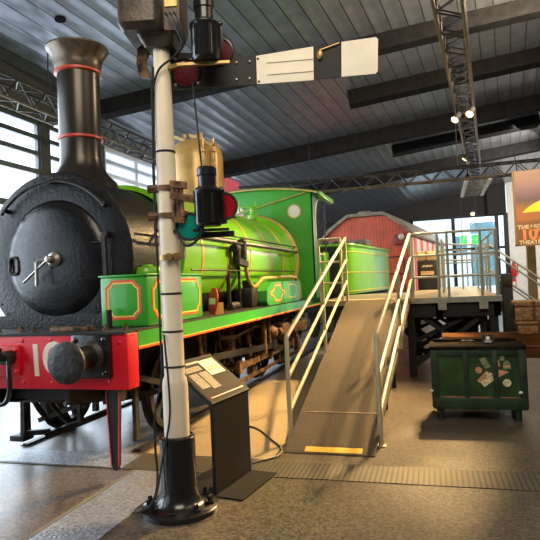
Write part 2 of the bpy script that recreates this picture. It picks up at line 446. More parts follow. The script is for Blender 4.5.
spotlight((.86, 16.9, 4.315), (.2, 15.6, 1.3), 'small warm spotlight beyond the middle lamp of the long truss', 160, 70)
# light frame with two white rails under the far end of the long truss
t = thing('fluorescent_fitting', (1.2, 19.8, 4.3), 'pale twin rail light fitting at the far end of the long truss', 'lamp')
for dx in (-.33, .33):
    b = MB(); b.box(1.2+dx-.05, 1.2+dx+.05, 17.6, 21.2, 4.36, 4.44); b.build('rail', 'white', t)
for i in range(8): MB().box(.87, 1.53, 17.7+i*.48, 17.76+i*.48, 4.38, 4.42).build('rung', 'truss', t)
# white tube lights along left truss
for y, lb in ((8.9, 'flat white light panel under the left truss beside the chimney'), (13.6, 'flat white light panel under the left truss beside the signal post')):
    t = thing('panel_light', (-6.35, y, 4.62), lb, 'lamp', 'panel lights on the left truss')
    MB().box(-6.5, -6.2, y-.35, y+.35, 4.60, 4.64, .01).build('diffuser', 'white', t)
    MB().box(-6.38, -6.32, y-.1, y+.1, 4.64, 4.74).build('bracket', 'matt', t)
# red banners on the left wall, high behind the dome
for y0, y1, z0, z1, lb in ((18.3, 20.7, 4.5, 5.6, 'red banner high on the left wall behind the dome'),):
    t = thing('wall_banner', (XL+.1, y0, z0), lb, 'banner')
    MB().box(XL+.06, XL+.08, y0, y1, z0, z1).build('cloth', 'banner', t)
    MB().cyl((XL+.07, y0-.05, z1), (XL+.07, y1+.05, z1), .02, n=8).build('rod', 'matt', t)

# ------------------------------------------------------------------ floor strips, rails
struct(MB().box(-8.2, 6.4, -.2, .2, 0, .006).build('floor_grating', 'grate', off=(0, 0, 0)))
gr = bpy.data.objects['floor_grating']; gr.location = (-1.5, 4.80, 0); gr.rotation_euler = (0, 0, math.radians(.8)); gr.scale = (.95, 1, 1)
struct(MB().box(-2.72, -2.25, -1.5, 4.57, 0, .007).build('floor_tread_plate', 'tread'))
struct(MB().box(-6.6, -2.9, 4.60, 4.99, 0.002, .009).build('floor_tread_plate', 'tread'))
struct(MB().box(-2.76, -2.73, -1.5, 4.57, 0, .008).build('floor_curb', 'curb'))
struct(MB().box(-2.9, -1.6, 5.05, 21, 0, .004).build('floor_band', 'pale'))
for x, lb in ((-3.02, 'near'), (-4.38, 'far')):
    b = MB(); b.box(x-.035, x+.035, 5.1, 21.0, 0, .03); b.box(x-.07, x+.07, 5.1, 21.0, 0, .008)
    struct(b.build('rail_track', 'iron'))

# ------------------------------------------------------------------ locomotive
CX = -3.72
LO = (CX, 8.0, 0)
loco = thing('steam_locomotive', LO, 'green steam locomotive with red buffer beam and tall black chimney', 'locomotive')
def mx(x): return 2*CX-x          # mirrored across the loco's centre line
# buffer beam
bb = MB().box(mx(-2.544), -2.544, 4.2, 4.38, .80, 1.272, .008).build('buffer_beam', 'red', loco)
for x, z in ((-3.60, 1.23), (-3.6, .86), (-3.3, 1.23), (-3.15, .86), (-2.72, .87), (-2.62, 1.2), (-4.0, 1.23), (-3.3, .86), (-4.4, 1.23), (-4.4, .86), (-4.9, .9)):
    MB().sphere((x, 4.2, z), .02, (1, .5, 1), 10).build('rivet', 'red', bb)
# pad and coupling
b = MB(); b.box(-3.92, -3.615, 4.165, 4.2, .92, 1.19, .006)
for x in (-3.65, -3.88):
    for z in (.96, 1.15): b.sphere((x, 4.165, z), .022, (1, .6, 1), 10)
b.build('coupling_pad', 'red', bb)
hk = MB(); hk.cyl((-3.70, 4.17, 1.09), (-3.70, 4.08, 1.09), .06)
hk.cable([(-3.70, 4.10, 1.09), (-3.70, 4.04, 1.10), (-3.70, 4.0, 1.14), (-3.70, 4.02, 1.18)], .032, 10)
hk.box(-3.74, -3.62, 4.06, 4.12, 1.03, 1.12, .015)
hk = hk.build('coupling_hook', 'iron', loco)
b = MB(); b.cable([(-3.645, 4.07, 1.07), (-3.625, 4.05, .95), (-3.625, 4.05, .82), (-3.66, 4.05, .72), (-3.74, 4.05, .69), (-3.80, 4.05, .74), (-3.82, 4.05, .9), (-3.78, 4.07, 1.06)], .022, 10)
b.build('coupling_link', 'black', hk)
# running number on the beam: a one, then a nought behind the buffer
b = MB(); b.add([(-3.492, 4.196, 1.198), (-3.442, 4.196, 1.196), (-3.432, 4.196, .915), (-3.478, 4.196, .915),
                 (-3.492, 4.2, 1.198), (-3.442, 4.2, 1.196), (-3.432, 4.2, .915), (-3.478, 4.2, .915)],
                [(0, 1, 2, 3), (0, 1, 5, 4), (1, 2, 6, 5), (2, 3, 7, 6), (3, 0, 4, 7)]); b.build('number', 'armw', bb)
b = MB(); b.ribbon([(x*.115, z*.145) for x, z in arc(0, 0, 1, 0, 2*PI-.2, 30)], .05, (-3.275, 4.2, 1.075), (1, 0, 0), (0, 0, 1), (0, -.004, 0)); b.build('number', 'armw', bb)
# buffers
def buffer(x):
    b = MB(); b.lathe([(.135, 0), (.135, -.03), (.10, -.06), (.095, -.24), (.115, -.25), (.12, -.30), (.085, -.30), (.06, -.31)], (x, 4.17, 1.09), (0, 1, 0), 28)
    bf = b.build('buffer', 'iron', loco)
    b = MB(); b.box(x-.185, x+.185, 4.14, 4.205, .905, 1.275-.0, .012)
    for dx in (-.14, .14):
        for dz in (-.14, .14): b.sphere((x+dx, 4.14, 1.09+dz), .028, (1, .7, 1), 10)
    b.build('base_plate', 'black', bf)
    b = MB(); b.lathe([(.06, 0), (.06, -.06), (.155, -.075), (.170, -.09), (.170, -.115), (.158, -.127), (.08, -.134), (1e-3, -.136)], (x, 3.93, 1.083), (0, 1, 0), 36)
    b.build('buffer_head', 'buffer', bf)
buffer(-2.87); buffer(mx(-2.87))
# guard irons with red edging
for x in (-2.76, mx(-2.76)):
    b = MB(); pl = [(-.062, .80), (.062, .80), (.066, .76), (.036, .14), (.018, .09), (-.018, .09), (-.036, .14), (-.066, .76)]
    b.prism(pl, (x, 4.29, 0), (1, 0, 0), (0, 0, 1), (0, .035, 0)); gi = b.build('guard_iron', 'matt', loco)
    for sx in (-1, 1): MB().bar((x+sx*.062, 4.285, .77), (x+sx*.034, 4.285, .13), .007, .006, (0, 1, 0)).build('edge_lining', 'red', gi)
# front platform and its bolts
b = MB(); b.box(mx(-2.56), -2.56, 4.19, 5.2, 1.272, 1.29); b.box(mx(-2.72), -2.72, 4.39, 4.9, 1.1, 1.27)
b.build('front_platform', 'matt', loco)
for i in range(16):
    x = CX-.95+i*.128
    MB().lathe([(.026, 0), (.026, .02), (.012, .022), (.012, .05), (1e-3, .05)], (x, 4.30+(.1 if i % 3 else .22), 1.29), (0, 0, 1), 8).build('platform_bolt', 'rust', loco)
MB().box(-3.42, -3.02, 4.34, 4.44, 1.29, 1.33, .008).build('lifting_bracket', 'rust', loco)
# smokebox
SX = CX-.07
SZ = 2.0
b = MB(); b.lathe([(.865, 4.97), (.865, 6.05), (.80, 6.05)], (SX, 0, SZ), (0, 1, 0), 64)
b.lathe([(.60, 4.955), (.87, 4.955), (.892, 4.965), (.892, 5.04), (.865, 5.04)], (SX, 0, SZ), (0, 1, 0), 64)
sb = b.build('smokebox', 'smoke', loco)
b = MB()
for i in range(44):
    a = 2*PI*i/44; b.sphere((SX+.845*math.cos(a), 4.953, SZ+.845*math.sin(a)), .011, (1, .6, 1), 6)
b.build('rivet', 'smoke', sb)
b = MB(); b.prism([(-.62, 1.28), (.62, 1.28), (.60, 1.5), (.72, 1.75), (-.72, 1.75), (-.60, 1.5)], (SX, 4.99, 0), (1, 0, 0), (0, 0, 1), (0, .9, 0))
b.prism([(-.86, 1.28), (.86, 1.28), (.80, 1.42), (-.80, 1.42)], (SX, 4.94, 0), (1, 0, 0), (0, 0, 1), (0, .06, 0)); b.build('saddle', 'smoke', loco)
b = MB(); b.lathe([(1e-3, 4.865), (.12, 4.868), (.3, 4.88), (.5, 4.91), (.585, 4.935), (.60, 4.955)], (SX, 0, SZ-.01), (0, 1, 0), 64)
dr = b.build('smokebox_door', 'door', loco)
b = MB(); hc = V((SX+.05, 4.87, SZ-.02))
b.lathe([(.075, 0), (.075, -.03), (.04, -.05), (.035, -.12), (.02, -.13), (1e-3, -.13)], hc, (0, 1, 0), 20)
b.tube([hc+V((0, -.085, 0)), hc+V((-.13, -.1, -.015)), hc+V((-.14, -.11, -.03)), hc+V((-.145, -.11, -.26))], .018, 8)
b.tube([hc+V((.0, -.11, 0)), hc+V((-.30, -.11, -.22))], .014, 8); b.build('door_handle', 'steel', dr)
b = MB(); rr = [(x*.055+SX-.48, 4.90, z*.085+1.94) for x, z in ((-1, -.6), (-.6, -1), (.6, -1), (1, -.6), (1, .6), (.6, 1), (-.6, 1), (-1, .6))]
b.tube(rr, .018, 8, True); b.build('grab_ring', 'iron', dr)
b = MB(); b.tube([(SX+.79*math.cos(a), 4.90, SZ+.79*math.sin(a)) for a in [math.radians(38+i*5.2) for i in range(21)]], .017, 8)
for dg in (40, 90, 138):
    a = math.radians(dg); b.cyl((SX+.79*math.cos(a), 4.96, SZ+.79*math.sin(a)), (SX+.79*math.cos(a), 4.89, SZ+.79*math.sin(a)), .024, n=8)
b.build('smokebox_handrail', 'iron', loco)
b = MB(); x0 = SX+.615; b.bar((x0, 4.885, SZ+.18), (x0, 4.90, SZ-.30), .05, .03, (0, 1, 0), .006); b.box(x0-.04, x0+.04, 4.88, 4.95, SZ+.17, SZ+.23, .005)
b.tube([(x0-.14, 4.9, SZ+.13), (x0, 4.9, SZ+.13)], .008, 6); b.build('lamp_iron', 'iron', loco)
# chimney
CY = 5.42
b = MB(); b.lathe([(.42, 2.72), (.38, 2.84), (.29, 2.93), (.238, 3.03), (.225, 3.13), (.222, 3.32), (.228, 3.36), (.228, 4.06)], (SX+.02, CY, 0), (0, 0, 1), 48)
ch = b.build('chimney', 'chim', loco)
b = MB(); b.lathe([(.235, 4.07), (.25, 4.09), (.255, 4.16), (.275, 4.24), (.315, 4.31), (.338, 4.335), (.335, 4.352), (.315, 4.357), (.27, 4.34), (.22, 4.25), (.22, 4.07)], (SX+.02, CY, 0), (0, 0, 1), 48)
b.build('chimney_cap', 'cap', ch)
for z, r in ((4.075, .258), (3.335, .245)):
    MB().lathe([(r-.03, z-.022), (r, z-.012), (r, z+.012), (r-.03, z+.022)], (SX+.02, CY, 0), (0, 0, 1), 48).build('chimney_band', 'ring', ch, label='red painted band')
# boiler
BZ, BR = 2.06, .86
b = MB(); b.lathe([(.80, 6.05), (BR, 6.07), (BR, 11.2)], (CX, 0, BZ), (0, 1, 0), 72); bo = b.build('boiler', 'lime', loco)
for y in (6.60, 7.50, 8.5, 9.46, 10.42):
    MB().lathe([(BR, y-.035), (BR+.006, y-.03), (BR+.006, y+.03), (BR, y+.035)], (CX, 0, BZ), (0, 1, 0), 72).build('boiler_band', 'gold', bo, label='gold lined boiler band')
b = MB(); b.lathe([(BR, 10.95), (BR+.10, 11.0), (BR+.10, 11.2)], (CX, 0, BZ), (0, 1, 0), 72); b.build('firebox_casing', 'lime', loco)
MB().lathe([(BR+.09, 11.05), (BR+.14, 11.08), (BR+.14, 11.14), (BR+.09, 11.17)], (CX, 0, BZ), (0, 1, 0), 72).build('firebox_beading', 'gold', loco)
b = MB(); b.lathe([(BR+.008, 6.05), (BR+.008, 10.95)], (CX, 0, BZ), (0, 1, 0), 30, math.radians(36), math.radians(144)); b.build('boiler_shade', 'matt', loco)  # black shell paints in the shade along the lower boiler
# dome with safety valve levers and spring balances
DY = 8.5
b = MB(); b.lathe([(.60, 2.74), (.54, 2.86), (.45, 2.94), (.425, 3.02), (.425, 3.72), (.405, 3.84), (.35, 3.94), (.22, 4.01), (1e-3, 4.03)], (CX, DY, 0), (0, 0, 1), 48)
dm = b.build('dome', 'dome', loco)
b = MB(); b.cyl((CX, DY, 4.0), (CX, DY, 4.10), .10); b.cyl((CX-.16, DY-.1, 3.96), (CX-.16, DY-.1, 4.12), .035); b.cyl((CX+.12, DY-.1, 3.96), (CX+.12, DY-.1, 4.12), .035)
for dx in (-.14, .12):
    b.bar((CX+dx-.18, DY-.12, 4.10), (CX+dx+.30, DY-.30, 3.84), .04, .05)
b.build('valve_lever', 'brass', dm)
for x, y in ((CX+.26, DY-.34), (CX+.40, DY-.26)):
    b = MB()
    b.cyl((x, y, 2.90), (x, y, 3.72), .035, n=12); b.cyl((x, y, 3.72), (x, y, 3.96), .014, n=8); b.cyl((x, y, 3.74), (x, y, 3.80), .042, n=10)
    b.build('spring_balance', 'brass', dm)
# sandboxes
def sandbox(s):
    xo = -2.62; xi = -3.12
    X = (lambda x: x) if s > 0 else mx
    b = MB(); b.box(min(X(xi), X(xo)), max(X(xi), X(xo)), 4.70, 5.99, 1.288, 1.775, .03)
    b.box(min(X(xi-.01), X(xo+.012)), max(X(xi-.01), X(xo+.012)), 4.69, 6.0, 1.765, 1.785, .006)
    o = b.build('sandbox', 'green', loco)
    b = MB(); xm = X(-2.89); b.lathe([(.17, 1.785), (.17, 1.83), (.15, 1.86), (.06, 1.875), (.05, 1.89), (1e-3, 1.895)], (xm, 5.22, 0), (0, 0, 1), 28)
    for i in range(6):
        a = i*PI/3; b.sphere((xm+.13*math.cos(a), 5.22+.13*math.sin(a), 1.865), .02, n=8)
    b.build('sandbox_lid', 'lime', o)
    def panel_poly(x0, x1, z0, z1, c):
        return [(x0+c, z0), (x1-c, z0), (x1-c*.6, z0+c*.6), (x1, z0+c), (x1, z1-c), (x1-c*.6, z1-c*.6), (x1-c, z1), (x0+c, z1), (x0+c*.6, z1-c*.6), (x0, z1-c), (x0, z0+c), (x0+c*.6, z0+c*.6)]
    po = panel_poly(min(X(-3.06), X(-2.68)), max(X(-3.06), X(-2.68)), 1.36, 1.735, .07)
    MB().ribbon(po, .024, (0, 4.70, 0), (1, 0, 0), (0, 0, 1), (0, -.003, 0)).build('red_lining', 'orange', o)
    MB().ribbon(po, .014, (0, 4.70, 0), (1, 0, 0), (0, 0, 1), (0, -.004, 0), .024).build('yellow_lining', 'yellow', o)
    po = panel_poly(4.80, 5.92, 1.345, 1.735, .09)
    MB().ribbon(po, .022, (X(xo), 0, 0), (0, 1, 0), (0, 0, 1), (.003*s, 0, 0)).build('red_lining', 'orange', o)
    MB().ribbon(po, .016, (X(xo), 0, 0), (0, 1, 0), (0, 0, 1), (.004*s, 0, 0), .022).build('yellow_lining', 'yellow', o)
sandbox(1)
b = MB(); b.cyl((-2.98, 4.62, 1.285), (-2.98, 4.62, 1.46), .028, n=10); b.build('lamp_bracket', 'matt', loco)
# running board and valances
b = MB(); b.box(-3.16, -2.55, 4.38, 12.25, 1.272, 1.288); b.box(mx(-2.55), mx(-3.16), 4.38, 12.25, 1.272, 1.288); b.build('running_board', 'iron', loco)
for s in (1, -1):
    X = (lambda x: x) if s > 0 else mx
    x0, x1 = sorted((X(-2.58), X(-2.544)))
    va = MB().box(x0, x1, 4.38, 12.25, 1.12, 1.272).build('valance', 'green', loco)
    x0, x1 = sorted((X(-2.583), X(-2.540)))
    MB().box(x0, x1, 4.382, 12.24, 1.118, 1.137).build('red_lining', 'orange', va)
    x0, x1 = sorted((X(-2.582), X(-2.541)))
    MB().box(x0, x1, 4.382, 12.24, 1.137, 1.147).build('yellow_lining', 'yellow', va)
# handrails along the boiler
for s in (1, -1):
    X = (lambda x: x) if s > 0 else mx
    b = MB(); b.tube([(X(-2.75), 5.2, 2.232), (X(-2.75), 11.15, 2.232)], .018, 8); b.tube([(X(-2.78), 5.3, 2.315), (X(-2.78), 11.15, 2.34)], .013, 8)
    for y in (5.6, 7.4, 9.2, 10.8): b.cyl((X(-2.75), y, 2.232), (X(-2.9), y, 2.26), .016, n=8)
    hr = b.build('boiler_handrail', 'matt', loco)
    b = MB(); b.box(min(X(-2.83), X(-2.85)), max(X(-2.83), X(-2.85)), 6.3, 11.1, 2.255, 2.30); b.build('handrail_plate', 'armw', hr)
    b = MB(); b.tube([(X(-2.80), 6.1, 1.84), (X(-2.80), 11.1, 1.85)], .012, 8); b.build('boiler_pipe', 'iron', loco)
# clack valve and bent delivery pipe on the near side
b = MB(); x = -2.78
b.cyl((x, 7.62, 1.98), (x, 7.62, 2.22), .055); b.cyl((x, 7.86, 2.0), (x, 7.86, 2.26), .07); b.sphere((x, 7.86, 2.27), .07, (1, 1, .6)); b.cyl((x, 7.5, 2.16), (x, 7.66, 2.16), .06)
b.bar((x, 7.6, 1.98), (x, 8.0, 1.94), .09, .09); b.cyl((x-.15, 7.75, 2.06), (x, 7.75, 2.06), .06); b.build('clack_valve', 'iron', loco)
b = MB(); b.cable([(x, 8.0, 1.94), (x, 8.02, 1.80), (x, 8.12, 1.68), (x, 8.28, 1.60), (x, 8.5, 1.62), (x, 8.7, 1.70), (x, 8.95, 1.73), (x, 9.6, 1.73)], .03, 10)
b.tube([(x+.06, 9.6, 1.74), (x+.08, 10.3, 1.74), (x+.09, 10.65, 1.72), (x+.1, 10.85, 1.60), (x+.1, 10.9, 1.3)], .033, 10); b.build('delivery_pipe', 'gold', loco)
b = MB(); b.cyl((-2.9, 7.55, 1.29), (-2.9, 7.55, 2.0), .03, n=10); b.cyl((-2.86, 7.9, 1.29), (-2.86, 7.9, 1.95), .022, n=10)
b.box(-3.0, -2.72, 8.05, 8.35, 1.29, 1.58, .03); b.cyl((-2.85, 8.2, 1.5), (-2.85, 8.2, 1.7), .07); b.cyl((-2.8, 7.3, 1.35), (-2.8, 7.6, 1.35), .05); b.build('injector', 'iron', loco)
# toolbox with quatrefoil lining
b = MB(); b.prism([(8.42, 1.29), (10.42, 1.29), (10.50, 1.40), (10.50, 1.60), (10.36, 1.66), (8.60, 1.66), (8.38, 1.52), (8.34, 1.36)], (-3.0, 0, 0), (0, 1, 0), (0, 0, 1), (.42, 0, 0))
tb = b.build('toolbox', 'green', loco)
q4 = [(8.50, 1.475), (8.56, 1.52), (8.68, 1.53), (8.76, 1.575), (8.80, 1.625), (9.14, 1.625), (9.18, 1.575), (9.26, 1.53), (9.38, 1.52), (9.44, 1.475), (9.38, 1.43), (9.26, 1.42), (9.18, 1.375), (9.14, 1.325), (8.80, 1.325), (8.76, 1.375), (8.68, 1.42), (8.56, 1.43)]
MB().ribbon(q4, .02, (-2.58, 0, 0), (0, 1, 0), (0, 0, 1), (.003, 0, 0)).build('red_lining', 'orange', tb)
MB().ribbon(q4, .016, (-2.58, 0, 0), (0, 1, 0), (0, 0, 1), (.004, 0, 0), .02).build('yellow_lining', 'yellow', tb)
q5 = [(9.72, 1.36), (10.10, 1.36), (10.2, 1.42), (10.2, 1.56), (10.10, 1.61), (9.72, 1.61), (9.66, 1.56), (9.66, 1.42)]
MB().ribbon(q5, .02, (-2.58, 0, 0), (0, 1, 0), (0, 0, 1), (.003, 0, 0)).build('yellow_lining', 'yellow', tb)
# cab
CY0 = 11.2; HW = CX-(-2.42); HW = -HW     # half width 1.30
roof_pts = lambda z0, z1, n=18, w=HW: [(CX-w+2*w*i/n, z0+(z1-z0)*math.sin(PI*i/n)**.8) for i in range(n+1)]
poly = [(CX-HW, 1.29)]+roof_pts(3.44, 3.60)+[(CX+HW, 1.29)]
b = MB(); b.prism(poly, (0, CY0, 0), (1, 0, 0), (0, 0, 1), (0, .03, 0)); cf = b.build('cab_front', 'green', loco)
for x in (-2.80, -4.02):
    b = MB(); b.lathe([(1e-3, -.006), (.125, -.006)], (x, CY0, 3.08 if x > -3 else 3.13), (0, 1, 0), 28); w = b.build('spectacle_window', 'white', cf)
    b = MB(); b.lathe([(.125, -.004), (.125, -.018), (.145, -.018), (.148, -.0)], (x, CY0, 3.08 if x > -3 else 3.13), (0, 1, 0), 28); b.build('window_rim', 'gold', w)
for s in (1, -1):
    X = (lambda x: x) if s > 0 else mx
    pts = [(11.2, 1.29), (12.2, 1.29), (12.2, 2.20), (11.62, 2.22), (11.5, 2.30), (11.46, 2.5), (11.46, 2.95), (11.52, 3.14), (11.64, 3.29), (11.82, 3.38), (12.05, 3.44), (11.2, 3.44)]
    x0 = X(-2.42)
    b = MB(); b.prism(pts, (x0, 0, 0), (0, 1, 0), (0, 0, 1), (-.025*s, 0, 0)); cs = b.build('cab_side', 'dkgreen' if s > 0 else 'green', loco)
    ed = pts[2:11]
    b = MB(); b.tube([(x0+.002*s, y, z) for y, z in ed], .016, 6); b.build('opening_beading', 'carrside', cs)
    b = MB(); b.cyl((X(-2.44), 12.55, 1.29), (X(-2.44), 12.55, 3.40), .018, n=8); b.build('cab_pillar', 'iron', loco)
b = MB(); n = 18; up = roof_pts(3.46, 3.62, n, HW+.10); lo = [(x, z-.035) for x, z in up]
b.prism(up+lo[::-1], (0, 11.12, 0), (1, 0, 0), (0, 0, 1), (0, 1.75, 0)); cr = b.build('cab_roof', 'dkgreen', loco)
b = MB(); b.box(CX+HW+.02, CX+HW+.13, 11.5, 12.95, 3.40, 3.50, .01); b.build('roof_gutter', 'lime', cr)
b = MB(); b.tube([(x, 11.11, z) for x, z in lo], .018, 6); b.build('roof_beading', 'gold', cr)
b = MB(); b.tube([(-4.6, 11.1, 2.95), (-3.9, 11.12, 3.13), (-2.55, 11.15, 3.44)], .014, 6); b.build('whistle_rod', 'gold', loco)
b = MB(); b.lathe([(.10, 2.9), (.10, 2.98), (.05, 3.02), (.05, 3.12), (.075, 3.14), (.05, 3.18), (1e-3, 3.2)], (CX+.22, 10.6, 0), (0, 0, 1), 16)
b.tube([(CX+.12, 10.6, 3.05), (CX-.05, 10.6, 3.08), (CX-.05, 10.6, 3.30)], .018, 6); b.tube([(CX+.3, 10.6, 2.9), (CX+.3, 10.6, 3.25)], .016, 6); b.tube([(CX, 10.6, 3.16), (CX+.4, 10.6, 3.16)], .018, 6)
b.build('whistle', 'lime', loco)
MB().box(-2.46, -2.43, 12.24, 12.78, 1.29, 2.27, .006).build('entry_panel', 'lime', loco)
# frames, cylinders, wheels and motion
for s in (1, -1):
    X = (lambda x: x) if s > 0 else mx
    x0, x1 = sorted((X(-3.27), X(-3.30)))
    b = MB(); b.prism([(4.38, .62), (5.2, .5), (6.4, .52), (7.2, .40), (12.2, .40), (12.2, 1.27), (4.38, 1.27)], (x0, 0, 0), (0, 1, 0), (0, 0, 1), (x1-x0, 0, 0)); b.build('frame_plate', 'matt', loco)
b = MB(); b.box(mx(-3.3), -3.3, 4.6, 4.9, .62, .95); b.box(mx(-3.3), -3.3, 6.8, 7.0, .5, 1.2); b.box(CX-.35, CX+.35, 4.7, 6.6, .75, 1.2, .03); b.build('inside_cylinders', 'matt', loco)
def wheel(y, r, xc, s, spokes, m='iron'):
    b = MB(); ax = (s, 0, 0); c = (xc, y, r+.05)
    b.lathe([(r-.075, -.05), (r+.0, -.05), (r+.0, .035), (r+.0, .05), (r-.075, .05), (r-.075, -.05)], c, ax, 40)
    b.lathe([(r, -.05), (r+.025, -.05), (r+.025, -.025), (r, -.02)], c, ax, 40)
    b.lathe([(1e-3, .08), (.085, .08), (.10, .06), (.10, -.05), (1e-3, -.05)], c, ax, 20)
    for i in range(spokes):
        a = 2*PI*i/spokes; d = V((0, math.cos(a), math.sin(a)))
        b.bar(V(c)+d*.07, V(c)+d*(r-.06), .035, .055, (1, 0, 0))
    return b.build('wheel', m, loco)
for y, r, sp in ((5.85, .46, 10), (7.75, .56, 12), (9.25, .56, 12), (10.75, .56, 12)):
    for s in (1, -1):
        wheel(y, r, -3.06 if s > 0 else mx(-3.06), s, sp)
    MB().cyl((mx(-3.1), y, r+.05), (-3.1, y, r+.05), .07, n=14).build('axle', 'iron', loco)
for s in (1, -1):
    X = (lambda x: x) if s > 0 else mx
    b = MB(); x = X(-2.86); b.bar((x, 7.75, .44), (x, 10.75, .44), .05, .10, (0, 0, 1), .008)
    for y in (7.75, 9.25, 10.75):
        b.cyl((x-.04, y, .44), (x+.04, y, .44), .10, n=18); b.cyl((X(-3.06), y, .44), (x, y, .44), .05, n=10)
    b.build('coupling_rod', 'rust', loco)
    b = MB(); x = X(-2.78)
    b.bar((x, 6.55, .74), (x, 9.25, .58), .05, .09, (0, 0, 1), .006); b.cyl((x-.04, 9.25, .58), (x+.04, 9.25, .58), .11, n=18); b.build('connecting_rod', 'iron', loco)
    b = MB()
    for y in (6.75, 8.5, 10.0, 11.5):
        b.bar((X(-2.98), y, 1.15), (X(-2.98), y+.1, .28), .05, .07); b.box(X(-2.98)-.05, X(-2.98)+.05, y+.03, y+.22, .2, .5, .01)
    b.bar((X(-2.9), 6.6, .2), (X(-2.9), 12, .22), .04, .05); b.build('brake_rigging', 'rust', loco)
    for y in (7.75, 9.25, 10.75):
        b = MB()
        for i in range(5): b.box(X(-3.0)-.045, X(-3.0)+.045, y-.42+i*.07, y+.42-i*.07, 1.06-i*.03, 1.085-i*.03)
        b.bar((X(-3.0), y-.40, 1.08), (X(-3.0), y-.40, .75), .03, .04); b.bar((X(-3.0), y+.40, 1.08), (X(-3.0), y+.40, .75), .03, .04); b.box(X(-3.0)-.06, X(-3.0)+.06, y-.09, y+.09, .66, .95, .01)
        b.build('leaf_spring', 'rust', loco)
    b = MB(); x = X(-2.84)
    b.tube([(x, 6.3, 1.12), (x, 6.4, .7), (x, 6.62, .3), (x, 6.8, .16)], .025, 8); b.tube([(x, 7.0, .95), (x, 7.6, .9), (x, 8.4, .98), (x, 9.4, .88), (x, 10.6, .97), (x, 11.8, .9)], .03, 8)
    b.tube([(x+.03, 9.9, 1.1), (x+.03, 9.95, .7), (x+.03, 10.1, .36)], .025, 8); b.build('sand_pipe', 'rust', loco)
    b = MB(); x = X(-2.74)
    b.box(x-.10, x+.08, 9.55, 9.95, .62, .92, .03); b.cyl((x, 9.4, .78), (x, 10.3, .78), .07, n=14); b.cyl((x-.02, 10.3, .70), (x-.02, 10.55, .9), .11, n=14); b.box(x-.06, x+.06, 10.5, 11.4, .68, .86, .02)
    b.cyl((x-.05, 8.75, .5), (x-.05, 8.75, 1.08), .05, n=12); b.cyl((x-.02, 8.95, .66), (x-.02, 8.95, 1.05), .035, n=12); b.sphere((x, 9.05, .82), .11); b.build('feed_pump', 'rust', loco)
# front step irons on the far side and brake gear under the beam
b = MB()
b.bar((-4.20, 4.9, .80), (-4.22, 4.9, .16), .05, .06); b.box(-4.34, -4.16, 4.82, 4.98, .13, .19, .01); b.box(-4.36, -3.70, 4.84, 4.90, .53, .57, .006); b.bar((-4.34, 4.87, .72), (-4.34, 4.87, .53), .03, .035); b.bar((-4.36, 4.87, .68), (-4.1, 4.87, .68), .03, .03); b.bar((-4.22, 4.9, .2), (-3.98, 5.0, .2), .05, .05)
b.bar((-4.0, 4.95, .16), (-3.45, 5.5, .36), .05, .06); b.bar((-4.15, 5.05, .30), (-3.5, 5.05, .52), .04, .05); b.bar((-4.05, 5.0, .8), (-3.95, 5.3, .2), .04, .06)
b.tube([(-4.22, 5.0, .60), (-4.12, 5.02, .42), (-4.02, 5.05, .28), (-3.86, 5.1, .18)], .03, 8); b.tube([(-4.05, 5.0, .66), (-3.95, 5.02, .46), (-3.82, 5.05, .30)], .028, 8); b.bar((-3.9, 4.8, .72), (-3.2, 4.8, .72), .06, .08); b.bar((-3.62, 5.0, .8), (-3.6, 5.0, .3), .04, .06); b.bar((-3.35, 4.9, .78), (-3.35, 4.9, .45), .05, .05); b.bar((-3.4, 5.1, .5), (-2.95, 5.4, .55), .05, .06)
b.bar((-2.95, 4.9, .8), (-2.93, 6.1, .45), .05, .06); b.cyl((-3.2, 4.85, .62), (-3.0, 4.85, .62), .06, n=12)
b.build('front_brake_gear', 'iron', loco)
for x in (-3.05, mx(-3.05)): MB().bar((x, 5.15, .1), (x, 5.15, .75), .04, .07).build('rail_guard', 'iron', loco)

# oval plate propped on the running board
t = thing('oval_plate', (-2.68, 6.42, 1.289), 'red and cream oval plate propped on the running board', 'plate', local=True, rz=math.radians(-35))
def oval(rx, rz_, y0, y1): return MB().prism([(rx*math.cos(a), rz_*math.sin(a)) for a in [2*PI*i/28 for i in range(28)]], (0, y0, .165), (1, 0, 0), (0, .12, 1), (0, y1-y0, 0))
oval(.10, .165, 0, .015).build('plate_rim', 'ring', t)
oval(.088, .15, -.004, 0).build('plate_face', mat('plate_red', (.55, .06, .04), .4), t)
MB().box(-.07, .07, -.009, -.004, .12, .20).build('plate_band', 'armw', t)
MB().box(-.02, .02, .02, .14, 0, .14).build('prop', 'gold', t)

# ------------------------------------------------------------------ tender and carriage on the track behind
ten = thing('locomotive_tender', (-1.95, 13.0, 0), 'bright green tender behind the cab, loaded with coal', 'tender', rz=math.radians(-7.1), local=True)
b = MB(); TW = 2.35
def rrect(x0, x1, y0, y1, r, n=6):
    return (arc(x1-r, y0+r, r, -PI/2, 0, n)+arc(x1-r, y1-r, r, 0, PI/2, n)+arc(x0+r, y1-r, r, PI/2, PI, n)+arc(x0+r, y0+r, r, PI, 3*PI/2, n))
b.prism(rrect(-TW, 0, 0, 4.2, .14), (0, 0, 1.30), (1, 0, 0), (0, 1, 0), (0, 0, 1.13)); b.build('tank', 'lime', ten)
b = MB(); b.tube([(x, y, 2.44) for x, y in rrect(-TW-.02, .02, -.02, 4.22, .16)], .035, 8, True); b.build('top_rim', 'lime', ten)
b = MB()
for z in (1.36, 1.80, 2.28): b.tube([(x, y, z) for x, y in rrect(-TW-.006, .006, -.006, 4.206, .146)], .012, 6, True)
b.build('moulding', 'yellow', ten)
b = MB(); b.box(-TW+.1, -.08, 0, 4.1, .9, 1.3); b.build('frame', 'matt', ten)
